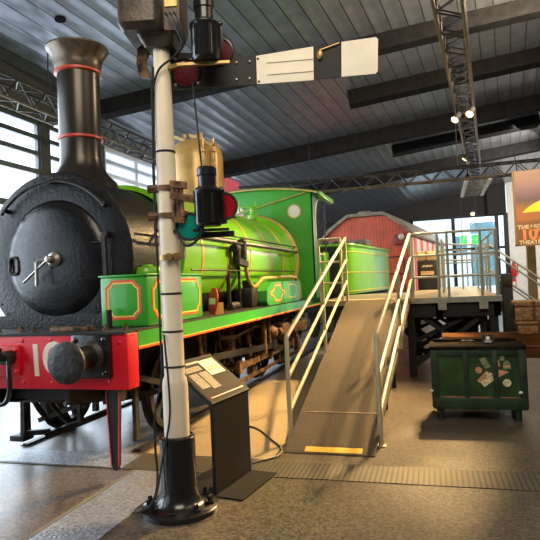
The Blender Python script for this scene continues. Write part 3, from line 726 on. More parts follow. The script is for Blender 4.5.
for i, y in enumerate((.8, 2.3, 3.8)):
    for x in (-.55, -TW+.55):
        w = MB(); w.lathe([(1e-3, -.05), (.3, -.04), (.36, -.05), (.42, -.05), (.42, .05), (.36, .05), (.3, .03), (1e-3, .06)], (x, y, .47), (1, 0, 0), 28); w.build('wheel', 'iron', ten)
b = MB(); random.seed(3)
for i in range(170):
    x, y = random.uniform(-TW+.25, -.35), random.uniform(.3, 3.2); r = random.uniform(.07, .15)
    c = bmesh.new(); bmesh.ops.create_icosphere(c, subdivisions=1, radius=r)
    for v in c.verts: v.co *= random.uniform(.75, 1.2)
    b.merge(c, Matrix.Translation((x, y, 2.42+random.uniform(0, .16)*(1-abs(x+TW/2)/1.2))))
cl = b.build('coal', 'coal', ten); cl['kind'] = 'stuff'
b = MB(); b.box(-1.9, -.45, 3.3, 3.9, 2.43, 2.78, .03); b.build('locker', mat('locker_grey', (.28, .22, .17), .6, var=.3), ten)
b = MB(); b.box(-TW+.15, -.2, -.05, 0, 1.3, 2.42); b.cyl((-.5, -.08, 1.3), (-.5, -.08, 2.3), .02, n=8); b.cyl((-1.0, -.08, 1.3), (-1.0, -.08, 2.2), .03, n=8); b.build('front_plate', 'iron', ten)

car = thing('railway_carriage', (-2.32, 19.3, 0), 'red planked railway carriage with a pale roof beyond the tender', 'carriage', rz=math.radians(-7.1), local=True)
CW = 1.50
prof = [(-CW, 1.0), (CW, 1.0), (CW, 3.02), (CW-.25, 3.30), (.62, 3.72), (-.62, 3.72), (-CW+.25, 3.30), (-CW, 3.02)]
b = MB(); b.prism(prof, (0, 0, 0), (1, 0, 0), (0, 0, 1), (0, .08, 0)); b.build('end_wall', 'carr', car)
b = MB(); b.box(CW-.06, CW, .08, 8.6, 1.0, 3.02); b.box(-CW, -CW+.06, .08, 8.6, 1.0, 3.02); b.box(-CW, CW, .08, 8.6, .95, 1.05); sd = b.build('side_wall', 'carrside', car)
for i in range(6): MB().box(CW-.0, CW+.02, .3+i*1.40, .75+i*1.40, 1.05, 3.0).build('side_panel', 'carr', car)
b = MB(); oc = [(-CW-.12, 3.02), (-CW+.22, 3.40), (-.62, 3.84), (.62, 3.84), (CW-.22, 3.40), (CW+.12, 3.02), (CW+.08, 2.96), (CW-.27, 3.30), (.6, 3.74), (-.6, 3.74), (-CW+.27, 3.30), (-CW-.08, 2.96)]
b.prism(oc, (0, -.22, 0), (1, 0, 0), (0, 0, 1), (0, 8.9, 0)); b.build('roof', 'croof', car)
b = MB(); b.box(-.22, .22, -.24, -.12, 3.8, 3.9, .02); b.build('roof_vent', 'croof', car)
b = MB()
for z in (1.2, 1.75, 2.3): b.tube([(.75, -.3, z), (1.25, -.3, z)], .02, 6)
for x in (.75, 1.25): b.tube([(x, -.3, 1.1), (x, -.3, 2.3)], .02, 6)
b.build('end_gate', 'matt', car)
b = MB(); b.box(.95, 1.4, -.22, 0, 2.72, 3.05, .02); lamp = b.build('tail_lamp', mat('lamp_red', (.30, .05, .03), .4), car)
b = MB(); b.sphere((1.2, -.26, 2.95), .10); b.build('lamp_glass', 'armw', lamp)
b = MB(); b.box(-CW+.1, CW-.1, .1, 8.5, .55, .95); b.build('underframe', 'matt', car)
for y in (1.2, 2.6, 6.4, 7.8):
    for x in (-.62, .62):
        MB().lathe([(1e-3, -.05), (.36, -.05), (.42, -.05), (.42, .05), (1e-3, .06)], (x, y, .47), (1, 0, 0), 24).build('wheel', 'iron', car)

# ------------------------------------------------------------------ viewing platform, ramp, railings
DZ = 1.29
ramp = thing('access_ramp', (-1.1, 7.4, 0), 'brown gritted ramp with pale handrails rising to the platform', 'ramp')
b = MB(); RX0, RX1, RY0, RY1 = -1.53, -.66, 5.27, 9.46
b.add([(RX0, RY0, .01), (RX1, RY0, .01), (RX1+.17, RY1, DZ), (RX0, RY1, DZ), (RX0, RY0, -.0), (RX1, RY0, -.0), (RX1+.17, RY1, DZ-.10), (RX0, RY1, DZ-.10)],
      [(0, 1, 2, 3), (4, 7, 6, 5), (0, 4, 5, 1), (1, 5, 6, 2), (2, 6, 7, 3), (3, 7, 4, 0)]); b.build('ramp_board', 'ramp', ramp)
sl = (DZ-.01)/(RY1-RY0); rz_ = lambda y: .01+(y-RY0)*sl
b = MB(); b.add([(RX0+.2, RY0+.02, rz_(RY0+.02)+.004), (RX1-.12, RY0+.02, rz_(RY0+.02)+.004), (RX1-.12, RY0+.10, rz_(RY0+.1)+.004), (RX0+.2, RY0+.10, rz_(RY0+.1)+.004)], [(0, 1, 2, 3)]); b.build('edge_strip', 'strip', ramp)
b = MB(); b.bar((RX0+.05, RY0+.72, rz_(RY0+.72)+.003), (RX1-.05, RY0+.72, rz_(RY0+.72)+.003), .015, .004); b.build('board_joint', 'deck', ramp)
def ramp_railing(x, xt, ytop):
    rb = MB(); y0 = 5.62
    X = lambda y: x+(xt-x)*(y-y0)/(ytop-y0)
    rb.tube([(x, y0, .01), (x, y0, 1.06), (X(y0+.03), y0+.03, 1.09), (xt, ytop, 2.33)], .024, 10)
    rl = rb.build('railing', 'rail', ramp)
    for f in (.37, .70):
        h0 = 1.06*(1-f); MB().tube([(x, y0, h0), (xt, ytop, 2.33-1.06*f+.03)], .021, 8).build('rail', 'rail', rl)
    for yy in ((7.5, 9.4) if x < -1 else (7.6, 9.35)):
        MB().tube([(X(yy), yy, rz_(yy)-.02), (X(yy), yy, rz_(yy)+1.04)], .022, 8).build('post', 'rail', rl)
    MB().box(x-.05, x+.05, 5.57, 5.67, 0, .012).build('foot_plate', 'rail', rl)
ramp_railing(-1.55, -1.50, 9.42); ramp_railing(-.635, -.455, 9.42)
for y in (7.2, 8.6):
    for x in (RX0+.08, RX1-.08): MB().box(x-.03, x+.03, y-.03, y+.03, 0, rz_(y)-.05).build('support_leg', 'matt', ramp)

PD = DZ-.002
plat = thing('viewing_platform', (-.5, 12, 0), 'raised plywood viewing platform on black scissor supports', 'platform')
PX0, PX1, PY0, PY1 = -1.98, .90, 9.46, 17.2
b = MB(); b.add([(PX0, PY0, PD), (PX1, PY0, PD), (PX1, PY1, PD), (.05, PY1, PD), (-.75, 13.0, PD), (-1.6, 12.9, PD), (PX0, 12.6, PD)] + [(PX0, PY0, DZ-.09), (PX1, PY0, DZ-.09), (PX1, PY1, DZ-.09), (.05, PY1, DZ-.09), (-.75, 13.0, DZ-.09), (-1.6, 12.9, DZ-.09), (PX0, 12.6, DZ-.09)],
      [tuple(range(7)), tuple(range(13, 6, -1))]+[(i, (i+1) % 7, 7+(i+1) % 7, 7+i) for i in range(7)]); b.build('deck', 'deck', plat)
b = MB(); b.box(RX1+.2, PX1, PY0-.03, PY0, DZ-.09, DZ-.003); b.build('front_trim', 'railg', plat)
for x in (.0, .62):
    MB().box(x-.06, x+.07, PY0-.06, PY0-.03, DZ-.2, DZ-.02).build('railing_socket', 'railg', plat)
b = MB(); b.box(PX0+.05, PX1-.02, PY0+.05, PY0+.15, DZ-.32, DZ-.09); b.box(PX1-.12, PX1-.02, PY0+.05, PY1, DZ-.32, DZ-.09); b.box(-.1, 0, PY0+.05, PY1, DZ-.32, DZ-.09); b.build('bearer', 'matt', plat)
for x in (-.50, .78):
    for y in (9.6, 12.2, 15, 17.0):
        if x < 0 and y > 13: continue
        MB().box(x-.06, x+.06, y-.06, y+.06, 0, DZ-.09).build('support_leg', 'matt', plat)
for y in (9.62, 12.2):
    for a, c in (((-.5, y, .15), (.78, y, 1.1)), ((-.5, y, 1.1), (.78, y, .15)), ((-.5, y+.05, .55), (.78, y+.05, 1.15))):
        MB().bar(a, c, .05, .07).build('brace', 'matt', plat)
for x in (-.5, .78):
    for a, c in (((x, 9.7, .15), (x, 12.1, 1.1)), ((x, 9.7, 1.1), (x, 12.1, .15))):
        MB().bar(a, c, .05, .07).build('brace', 'matt', plat)
MB().box(.05, .5, 10.6, 11.3, .6, 1.18).build('support_block', 'matt', plat)
for a, c in (((-.55, 10.4, .35), (.72, 10.4, .95)), ((-.55, 10.6, .75), (.3, 10.6, .1)), ((-.62, 11.0, 1.15), (.1, 11.0, .6)), ((.4, 10.2, .62), (.82, 10.2, 1.12)), ((-.6, 9.9, .72), (-.1, 9.9, 1.15)), ((.2, 11.5, .1), (.8, 11.5, .9)), ((-.9, 10.8, .9), (-.3, 10.8, .2))):
    MB().bar(a, c, .05, .075).build('brace', 'matt', plat)
MB().box(-.62, .82, 12.3, 12.36, .02, .12).build('foot_beam', 'matt', plat)

def railing(name, pts, label, heights=(1.04, .68, .33), posts=True, m='railg', group='platform railings', parent=None):
    """straight runs between floor points: posts and rails are parts"""
    t = thing(name, tuple(pts[0]), label, 'railing', group)
    for p in pts:
        MB().tube([V(p), V(p)+V((0, 0, heights[0]))], .022, 8).build('post', m, t)
    for h in heights:
        MB().tube([V(p)+V((0, 0, h)) for p in pts], .02, 8).build('rail', m, t)
    return t
railing('platform_railing', [(-.44, 9.5, DZ), (-.03, 9.5, DZ), (.12, 9.5, DZ), (.62, 9.5, DZ), (.84, 9.5, DZ)], 'pale railing along the platform front edge, right of the ramp top')
railing('platform_railing', [(.87, 9.62, DZ), (.87, 11.2, DZ), (.87, 12.8, DZ)], 'railing along the right edge of the platform, running away')
railing('platform_railing', [(.05, 11.6, DZ), (.08, 12.9, DZ), (.50, 14.0, DZ), (.84, 14.1, DZ)], 'bent railing in the middle of the platform, right of the black box')
railing('platform_railing', [(-1.60, 9.5, DZ), (-1.97, 9.5, DZ)], 'short pale railing stub between the ramp top and the cab', heights=(1.05, .66, .3), m='rail')
railing('platform_railing', [(-.02, 17.0, DZ), (.88, 17.1, DZ)], 'railing across the far end of the platform below the exit sign')
# stairs down to the right with sloping handrails
st = thing('platform_steps', (1.6, 13.6, 0), 'black steps going down from the right side of the platform', 'steps')
b = MB()
for i in range(5):
    x = .97+i*.30; z = DZ-.22-(i*.215); b.box(x, x+.30, 13.0, 14.3, z-.04, z)
b.build('tread', 'matt', st)
MB().bar((.96, 13.0, 1.1), (2.4, 13.0, .1), .05, .2).build('stringer', 'matt', st)
MB().bar((.96, 14.3, 1.1), (2.4, 14.3, .1), .05, .2).build('stringer', 'matt', st)
for y, lb in ((12.95, 'sloping handrail on the near side of the black steps'), (14.35, 'sloping handrail on the far side of the black steps')):
    t = thing('stair_handrail', (.95, y, DZ), lb, 'railing', 'stair handrails')
    for h in (1.04, .5): MB().tube([(.95, y, DZ+h-.02), (2.9, y, h-.3)], .022, 8).build('rail', 'railg', t)
    MB().tube([(.95, y, .75), (.95, y, DZ+1.02)], .022, 8).build('post', 'railg', t)
    MB().tube([(2.3, y, .1), (2.3, y, 1.2)], .022, 8).build('post', 'railg', t)
# black bollard unit beside the steps
t = thing('stair_lift_column', (1.28, 12.2, 0), 'tall black column standing beside the platform steps', 'column')
MB().box(1.16, 1.36, 12.1, 12.35, .02, 1.62, .03).build('body', 'matt', t)
MB().box(1.12, 1.4, 12.06, 12.39, 0, .05, .01).build('base', 'matt', t)
MB().box(1.18, 1.34, 12.09, 12.2, 1.35, 1.5, .01).build('control_panel', 'kface', t)
# display cabinet standing on the platform
t = thing('display_cabinet', (-.30, 14.5, DZ), 'black box with a small nameplate standing on the platform', 'cabinet')
b = MB(); b.box(-.54, -.07, 14.5, 14.9, DZ, 2.02, .01); b.build('body', 'matt', t)
f = MB().box(-.47, -.14, 14.485, 14.5, 1.76, 1.98).build('frame', 'kface', t)
b = MB(); random.seed(5)
for i in range(9): b.box(-.42+i*.028, -.402+i*.028, 14.478, 14.486, 1.85+.008*(i % 3), 1.89+.01*((i*2) % 3))
b.build('lettering', 'paper', f)
MB().box(-.46, -.15, 14.475, 14.5, 1.66, 1.755).build('nameplate', 'tan', t)
t = thing('leather_case', (-.30, 14.5, 2.02), 'tan case lying on top of the black platform box', 'case')
MB().box(-.53, -.08, 14.5, 14.88, 2.022, 2.25, .02).build('body', 'tan', t)
MB().box(-.25, -.10, 14.49, 14.5, 2.10, 2.21).build('label_patch', 'paper', t)
MB().box(-.33, -.30, 14.488, 14.89, 2.024, 2.255).build('strap', 'leather', t)

# ------------------------------------------------------------------ semaphore signal post
SP = V((-1.93, 3.83, 0))
sig = thing('semaphore_signal', tuple(SP), 'cream semaphore signal post with black base, white arm and two black lamps', 'signal')
a_ = V((.97552, .21989, 0)); n_ = V((.21989, -.97552, 0)); Z = V((0, 0, 1))
def sp(s, z, off=0.): return SP+a_*s+n_*off+Z*z
b = MB(); b.lathe([(1e-3, 0), (.285, 0), (.285, .035), (.27, .045), (.20, .05), (.165, .075), (.145, .12), (.132, .17), (.132, .54), (.12, .55), (1e-3, .55)], SP, (0, 0, 1), 40); bs = b.build('base', 'black', sig)
for i in range(8):
    a = i*PI/4+.2; MB().lathe([(1e-3, .04), (.034, .04), (.034, .065), (.018, .068), (.018, .10), (1e-3, .10)], SP+V((.225*math.cos(a), .225*math.sin(a), 0)), (0, 0, 1), 6).build('bolt', 'black', bs)
b = MB(); b.lathe([(.094, .55), (.094, .93), (.088, .965), (.076, .99), (.075, 2.2), (.066, 3.0), (.062, 3.44), (.075, 3.44), (.075, 3.46), (1e-3, 3.46)], SP, (0, 0, 1), 32); po = b.build('post', 'cream', sig)
for z, r in ((1.06, .078), (1.32, .078), (1.60, .078), (1.86, .078), (2.66, .073)): MB().lathe([(r, z-.008), (r+.004, z), (r, z+.008)], SP, (0, 0, 1), 24).build('cable_tie', 'matt', po)
# top box (continues upward beyond the frame) with cast lower half
b = MB(); 
def boxsec(z, x0, x1, d0, d1, r=.05):
    out = []
    for cx, cy, a0 in ((x1-r, d1-r, 0), (x0+r, d1-r, PI/2), (x0+r, d0+r, PI), (x1-r, d0+r, 3*PI/2)):
        for i in range(5):
            a = a0+PI/2*i/4; out.append(sp(cx+r*math.cos(a), z, cy+r*math.sin(a)))
    return out
secs = [boxsec(3.43, -.10, .11, -.12, .10, .03), boxsec(3.515, -.15, .13, -.16, .14, .04), boxsec(3.515, -.235, .05, -.2, .2, .05), boxsec(3.56, -.265, .06, -.22, .24, .06), boxsec(4.02, -.265, .06, -.22, .24, .06), boxsec(4.06, -.235, .03, -.19, .21, .06)]
vs = [p for s_ in secs for p in s_]; k = 20
b.add(vs, [(j*k+i, j*k+(i+1) % k, (j+1)*k+(i+1) % k, (j+1)*k+i) for j in range(len(secs)-1) for i in range(k)]+[tuple(range(k)), tuple(range((len(secs)-1)*k, len(secs)*k))]); bx = b.build('relay_box', 'boxm', sig)
b = MB(); b.prism([(.06, 3.52), (.14, 3.52), (.18, 3.6), (.18, 4.0), (.06, 4.0)], sp(0, 0, .14), a_, Z, -n_*.3); sh = b.build('side_housing', 'boxm', bx)
b = MB(); b.prism([(.075, 3.69), (.165, 3.69), (.165, 3.95), (.075, 3.95)], sp(0, 0, .15), a_, Z, -n_*.01); b.build('brass_plate', 'brass', sh)
b = MB()
for dx in (-.03, .0, .03):
    b.cable([sp(.12+dx, 3.62, .19), sp(.15+dx, 3.57, .22), sp(.19+dx*.6, 3.48, .2), sp(.2+dx*.3, 3.40, .16), sp(.12, 3.33, .12), sp(.0, 3.25, .1), sp(-.06, 3.1, .08)], .009, 6)
b.build('control_cable', 'cable', bx)
# arm with spectacle casting: dark plate behind the post
prof = [(-.03, 3.17), (.11, 3.165), (.70, 3.16), (.70, 3.378), (.60, 3.378), (.57, 3.40), (.545, 3.46), (.52, 3.52), (.47, 3.57), (.39, 3.57), (.33, 3.50), (.30, 3.42), (.2, 3.44), (.08, 3.45), (-.02, 3.42), (-.06, 3.30)]
b = MB(); b.prism(prof, SP+n_*(-.12), a_, Z, n_*.025); sc_ = b.build('arm_casting', 'matt', sig)
for s_, z, r, m in ((.165, 3.285, .105, 'dlens'), (.425, 3.43, .10, 'dlens')):
    ln = MB().lathe([(1e-3, .034), (r*.6, .030), (r, .024)], sp(s_, z, -.12), n_, 28).build('lens', m, sc_, label='dark red round lens')
    MB().lathe([(r-.006, .02), (r, .038), (r+.012, .034), (r+.014, .02)], sp(s_, z, -.12), n_, 28).build('lens_rim', 'black', ln)
for s_, z in ((.555, 3.337), (.655, 3.337), (.55, 3.206), (.65, 3.207), (.08, 3.40), (.08, 3.2), (.25, 3.2), (.27, 3.36)): MB().sphere(sp(s_, z, -.094), .013, n=8).build('bolt', 'steel', sc_)
def quad(m, p4, off, t, name, label=None, bev=False):
    o = MB().prism(p4, SP+n_*off, a_, Z, n_*t).build(name, m, sig, label=label); return o
arm = quad('matt', [(.66, 3.165), (1.62, 3.18), (1.63, 3.452), (.66, 3.375)], -.115, .012, 'signal_arm')
MB().prism([(.705, 3.162), (1.136, 3.163), (1.144, 3.418), (.708, 3.378)], SP+n_*(-.103), a_, Z, n_*.010).build('white_field', 'armw', arm, label='cream painted field of the arm')
MB().prism([(1.345, 3.173), (1.60, 3.178), (1.616, 3.195), (1.63, 3.435), (1.615, 3.454), (1.357, 3.437)], SP+n_*(-.103), a_, Z, n_*.010).build('white_field', 'armw', arm, label='cream painted end field of the arm')
for z in (3.328, 3.236): MB().bar(sp(.785, z, -.09), sp(1.137, z+.004, -.09), .008, .022).build('stiffening_rib', 'armw', arm)
for s_, z in ((.72, 3.355), (.72, 3.18)): MB().sphere(sp(s_, z, -.092), .009, n=8).build('rivet', 'matt', arm)
b = MB(); b.sphere(sp(1.19, 3.35, -.09), .035, (.7, .4, 1.1), 10); b.tube([sp(1.19, 3.385, -.09), sp(1.34, 3.43, -.09)], .006, 6); b.build('hook', 'brass', arm)
# counterweight lever and blue glass on the back of the post
b = MB(); b.prism([(-.10, 3.24), (-.19, 3.27), (-.205, 3.36), (-.19, 3.48), (-.13, 3.52), (-.10, 3.46), (-.14, 3.38)], SP+n_*(-.08), a_, Z, n_*.05); b.build('counterweight', 'rust', sig)
def lamp(s_, zb, zt, R, off, m='black'):
    """round signal lamp: body, cap, chimney, bracket"""
    c = SP+a_*s_+n_*off; H = zt-zb
    b = MB(); b.lathe([(R*.9, 0), (R, .02), (R, H*.55), (R*1.06, H*.57), (R*1.06, H*.60), (R*.78, H*.66)], c+Z*zb, (0, 0, 1), 28)
    b.lathe([(1e-3, 0), (R*.9, 0)], c+Z*zb, (0, 0, 1), 28); lb = b.build('lamp', m, sig)
    b = MB(); b.lathe([(R*.66, H*.64), (R*.66, H*.84), (R*.74, H*.86), (R*.74, H*.97), (R*.62, H), (1e-3, H)], c+Z*zb, (0, 0, 1), 24); b.build('lamp_cap', m, lb)
    b = MB(); b.tube([c+a_*R+Z*(zb+.05), c+a_*(R*1.15)+Z*(zb+H*.3), c+a_*R*1.05+Z*(zb+H*.6)], .012, 6); b.sphere(c+a_*R*1.08+Z*(zb+H*.6), .022, n=8)
    for da in (-.5, .5): b.bar(c+n_*R*.9+a_*R*da+Z*(zb+.02), c+n_*R*.9+a_*R*da+Z*(zb+H*.54), .02, .012)
    b.build('lamp_fitting', m, lb)
    return lb
lamp(.355, 3.285, 3.735, .105, .10)
b = MB(); b.bar(sp(.14, 3.275, .1), sp(.53, 3.268, .1), .03, .02); b.bar(sp(.05, 3.29, .02), sp(.2, 3.28, .1), .03, .03); b.build('lamp_bracket', 'brass', sig)
b = MB(); b.box(0, 0.001, 0, .001, 0, .001)
lamp(.325, 2.075, 2.505, .098, .12)
for s_, z, r, m, off, lb in ((.43, 2.225, .098, 'rlens', .05, 'round red lens'), (.175, 2.085, .098, 'glens', .07, 'round green lens')):
    ln = MB().lathe([(1e-3, .012), (r*.9, .008), (r*.95, .0)], sp(s_, z, off), n_, 28).build('lens', m, sig, label=lb)
    MB().lathe([(r*.93, -.012), (r*.93, .014), (r*1.08, .014), (r*1.08, -.012), (r*.93, -.012)], sp(s_, z, off), n_, 28).build('lens_rim', 'iron', ln)
b = MB(); b.bar(sp(.19, 2.02, .05), sp(.50, 2.02, .05), .04, .04); b.bar(sp(.05, 2.06, .05), sp(.47, 2.05, .1), .025, .02); b.bar(sp(.15, 2.1, .06), sp(.45, 2.12, .06), .03, .05); b.build('lens_carrier', 'iron', sig)
for z in (2.385, 2.18):
    b = MB(); b.lathe([(.078, z-.018), (.088, z-.018), (.088, z+.018), (.078, z+.018), (.078, z-.018)], SP, (0, 0, 1), 20)
    b.cyl(sp(-.07, z, .03), sp(-.135, z, .03), .032, n=8)
    b.bar(sp(.04, z, .05), sp(.16, z, .1), .05, .04); b.build('pole_clamp', 'rust', sig)
b = MB()
b.bar(sp(.05, 2.40, .1), sp(.17, 2.385, .1), .05, .05); b.bar(sp(.05, 2.32, .1), sp(.22, 2.28, .1), .045, .05); b.bar(sp(.06, 2.14, .1), sp(.15, 2.13, .1), .05, .04); b.bar(sp(.1, 2.28, .1), sp(.24, 2.3, .11), .03, .03)
for dx in (.07, .10, .13): b.cyl(sp(dx, 2.13, .1), sp(dx, 2.40, .1), .016, n=8)
b.build('lamp_hanger', 'rust', sig)
b = MB(); b.lathe([(.077, 1.85), (.084, 1.85), (.084, 1.89), (.077, 1.89)], SP, (0, 0, 1), 20); b.bar(sp(.05, 1.87, .06), sp(.13, 1.88, .06), .06, .05); b.bar(sp(.11, 1.86, .06), sp(.12, 2.02, .06), .03, .03); b.cyl(sp(.02, 1.87, .07), sp(.02, 1.87, .12), .028, n=10); b.build('lower_clamp', 'brass', sig)
b = MB(); b.tube([sp(.235, 3.17, .03), sp(.262, 2.75, .04), sp(.285, 2.45, .06)], .007, 6); b.build('pull_rod', 'iron', sig)
b = MB(); b.cable([sp(-.07, 3.2, .05), sp(-.078, 2.8, .045), sp(-.086, 2.4, .045), sp(-.085, 1.9, .04), sp(-.084, 1.3, .045), sp(-.08, 1.0, .07), sp(-.13, .75, .1), sp(-.14, .5, .10), sp(-.13, .25, .11), sp(-.17, .10, .14), sp(-.24, .055, .14), sp(-.30, .03, .10), sp(-.33, .012, 0), sp(-.29, .01, -.15)], .009, 6)
b.cable([sp(-.05, 1.3, .07), sp(-.02, .95, .11), sp(-.02, .7, .12), sp(-.07, .45, .14), sp(-.1, .3, .15), sp(-.13, .16, .16)], .008, 6)
b.tube([sp(-.06, 3.3, .03), sp(-.085, 2.6, .04), sp(-.093, 1.95, .03)], .012, 6); b.build('power_cable', 'cable', sig)
b = MB(); b.cable([sp(.09, 2.02, .1), sp(.14, 1.95, .12), sp(.2, 1.95, .13), sp(.27, 2.02, .13), sp(.29, 2.1, .12)], .010, 6); b.build('lamp_cable', 'cable', sig)

# ------------------------------------------------------------------ information lectern
K0 = V((-1.733, 4.109, 0)); K1 = V((-1.647, 4.700, 0)); kn = V((.98951, -.14444, 0)); ku = (K1-K0).normalized()
kio = thing('information_lectern', tuple((K0+K1)/2), 'black slanted information panel on a flat steel stand', 'lectern')
b = MB(); w = (K1-K0).length
b.prism([(0, .01), (w, .01), (w, .715), (0, .715)], K0-kn*.02, ku, Z, -kn*.03); b.build('stand', 'kiosk', kio)
b = MB(); o = K0
b.prism([(-.02, -.40), (w+.02, -.40), (w+.02, .22), (-.02, .22)], o, ku, kn, Z*.012); b.build('base_plate', 'kiosk', kio)
F0 = V((-1.745, 4.10, .725)); ph = math.radians(38); tv = (-kn*math.cos(ph)+Z*math.sin(ph)); tn = ku.cross(tv).normalized()
if tn.z < 0: tn = -tn
TLn = .49
b = MB(); b.prism([(-.01, 0), (w+.02, 0), (w+.02, TLn), (-.01, TLn)], F0, ku, tv, -tn*.03); pn = b.build('panel', 'kiosk', kio)
b = MB(); b.prism([(.0, .01), (w+.01, .01), (w+.01, TLn-.01), (.0, TLn-.01)], F0, ku, tv, tn*.003); b.build('panel_face', 'kface', pn)
# text runs along ku; top of the text is the far (upper) edge
def kbar(x0, x1, y0, y1, m, name, t=.005): MB().prism([(x0, y0), (x1, y0), (x1, y1), (x0, y1)], F0, ku, tv, tn*t).build(name, m, pn)
kbar(.04, w-.03, .045, .053, 'orange', 'rule_line')
kbar(.05, .085, .43, .46, 'kpic', 'emblem')
def ktext(m_rows, name):
    b = MB()
    for x0, x1, y in m_rows: b.prism([(x0, y), (x1, y), (x1, y+.008), (x0, y+.008)], F0, ku, tv, tn*.005)
    b.build(name, 'ktext', pn)
b = MB()
for i in range(8): b.prism([(.15+i*.024, .425), (.168+i*.024, .425), (.168+i*.024, .446), (.15+i*.024, .446)], F0, ku, tv, tn*.006)
b.build('heading', 'armw', pn)
ktext([(.05, .29, .385-i*.014) for i in range(4)], 'text_block')
ktext([(.05, .17, .31-i*.014) for i in range(12)], 'text_block')
ktext([(.19, .31, .31-i*.014) for i in range(14)], 'text_block')
kbar(.33, w-.03, .26, .44, 'kpic', 'photograph')
kbar(.36, w-.06, .30, .36, 'ktext', 'photograph_detail', .006)
# loose black cable on the floor behind the lectern
b = MB(); b.cable([(-1.72, 4.9, .012), (-1.55, 5.15, .012), (-1.60, 5.4, .012), (-1.8, 5.7, .012), (-2.1, 6.1, .012), (-2.5, 6.3, .012)], .009, 6)
tag(b.build('floor_cable', 'cable', off=(-1.72, 4.9, 0)), 'black cable looping across the floor behind the lectern', 'cable')

# ------------------------------------------------------------------ green chest and what lies around it
chest = thing('wooden_chest', (.36, 7.0, 0), 'dark green panelled chest with old travel stickers on its front', 'chest')
X0, X1, Y0, Y1 = -.15, .85, 6.72, 7.26
MB().box(X0+.01, X1-.01, Y0+.02, Y1, .15, .80).build('carcass', 'chestp', chest)
for x, w in ((X0, .075), (X0+.345, .055), (X0+.655, .055), (X1-.075, .075)): MB().box(x, x+w, Y0, Y0+.028, .135, .80, .004).build('stile', 'chest', chest)
MB().box(X0+.003, X1-.003, Y0+.004, Y0+.024, .725, .797, .003).build('top_rail', 'chest', chest)
MB().box(X0+.01, X1-.01, Y0-.012, Y0+.026, .13, .255, .006).build('bottom_rail', 'chest', chest)
for x in (X0, X1-.02): MB().box(x-.008, x+.028, Y0+.03, Y1+.01, .14, .795, .004).build('side_panel', 'chest', chest)
MB().cyl((X0+.075, Y0+.008, .262), (X1-.075, Y0+.008, .262), .008, n=8).build('gold_bead', 'wood', chest)
lid = MB().box(X0-.02, X1+.012, Y0-.015, Y1+.02, .80, .835, .008).build('lid', 'chesttop', chest)
MB().box(X0+.03, X1-.04, Y1-.10, Y1-.02, .835, .868, .006).build('lid_batten', 'chesttop', lid)
for x in (X0+.075, X1-.10):
    for y in (Y0+.06, Y1-.08): MB().cyl((x, y, 0), (x, y, .14), .032, .042, 12).build('leg', 'chest', chest)
for x, z in ((X0-.012, .335), (X1-.075, .325)):
    MB().sphere((x, Y0-.015, z), .018, (1.3, .7, .9), 10).build('corner_knob', 'armw', chest, label='small pale knob')
yS = Y0+.020
def sticker(cx, cz, poly, rot, m, dy=0.):
    r = math.radians(rot); u = V((math.cos(r), 0, math.sin(r))); v = V((-math.sin(r), 0, math.cos(r)))
    MB().prism(poly, (cx, yS-dy, cz), u, v, (0, -.003, 0)).build('sticker', m, chest)
def rect(w_, h_): return [(-w_/2, -h_/2), (w_/2, -h_/2), (w_/2, h_/2), (-w_/2, h_/2)]
def disc(r): return [(r*math.cos(2*PI*i/20), r*math.sin(2*PI*i/20)) for i in range(20)]
sticker(.425, .645, rect(.065, .125), 28, 'paper3'); sticker(.44, .455, rect(.145, .09), 38, 'paper'); sticker(.40, .49, rect(.04, .15), -44, 'paper2', .003)
sticker(.462, .525, rect(.065, .03), -20, 'paper', .005); sticker(.358, .565, disc(.036), 0, 'paper2', .002)
sticker(.645, .425, disc(.043), 0, 'paper'); sticker(.595, .525, [(-.05, -.05), (-.05, .05), (.08, .02)], 0, 'paper2')
sticker(.652, .62, [(-.042, -.045), (.042, -.045), (.036, .02), (0, .06), (-.036, .02)], 0, 'paper3'); sticker(.652, .605, rect(.076, .022), 0, 'paper2', .003)
sticker(.605, .70, rect(.05, .06), 0, 'paper3'); sticker(.568, .64, rect(.02, .07), 10, 'paper2')
b = MB(); b.tube([(.17, 7.0, .835), (.18, 7.0, .858), (.21, 7.0, .864), (.30, 7.0, .864), (.33, 7.0, .858), (.34, 7.0, .835)], .010, 8); b.build('handle', 'matt', lid)
# little sign on the lid
t = thing('sign_card', (.485, 6.95, .836), 'small black card with white emblem standing on the chest lid', 'sign', local=True)
MB().prism([(-.065, 0), (.065, 0), (.065, .10), (-.065, .10)], (0, 0, 0), (1, 0, 0), (0, .25, .97), (0, .008, 0)).build('card', 'matt', t)
b = MB(); b.lathe([(1e-3, 0), (.023, 0)], (0, .010, .062), (0, -.97, .25), 16); b.bar((-.04, .0, .030), (.04, .0, .030), .004, .009); b.bar((-.035, -.003, .017), (.035, -.003, .017), .004, .007)
o = b.build('emblem', 'white', t); o.location = (0, -.004, 0)
# long brown flat luggage trolley behind the chest
tr = thing('luggage_trolley', (.9, 8.1, 0), 'long brown wooden luggage trolley behind the green chest', 'trolley')
b = MB(); b.box(-.02, 2.6, 7.75, 8.25, .80, .84, .006); b.box(-.02, 2.6, 7.70, 7.76, .56, .836, .008); b.box(-.02, .04, 7.76, 8.25, .6, .80); b.box(-.02, 2.6, 8.2, 8.25, .6, .80); b.build('deck', 'wood2', tr)
MB().box(.0, 2.5, 7.685, 7.70, .70, .72).build('side_moulding', 'wood', tr)
for x in (.35, 2.2):
    for y in (7.88, 8.12):
        MB().lathe([(1e-3, -.03), (.17, -.03), (.21, -.035), (.21, .035), (.17, .03), (1e-3, .03)], (x, y, .21), (0, 1, 0), 24).build('wheel', 'iron', tr)
    MB().bar((x, 7.82, .21), (x, 8.2, .21), .05).build('axle', 'iron', tr); MB().box(x-.05, x+.05, 7.82, 8.18, .25, .6).build('axle_stand', 'matt', tr)
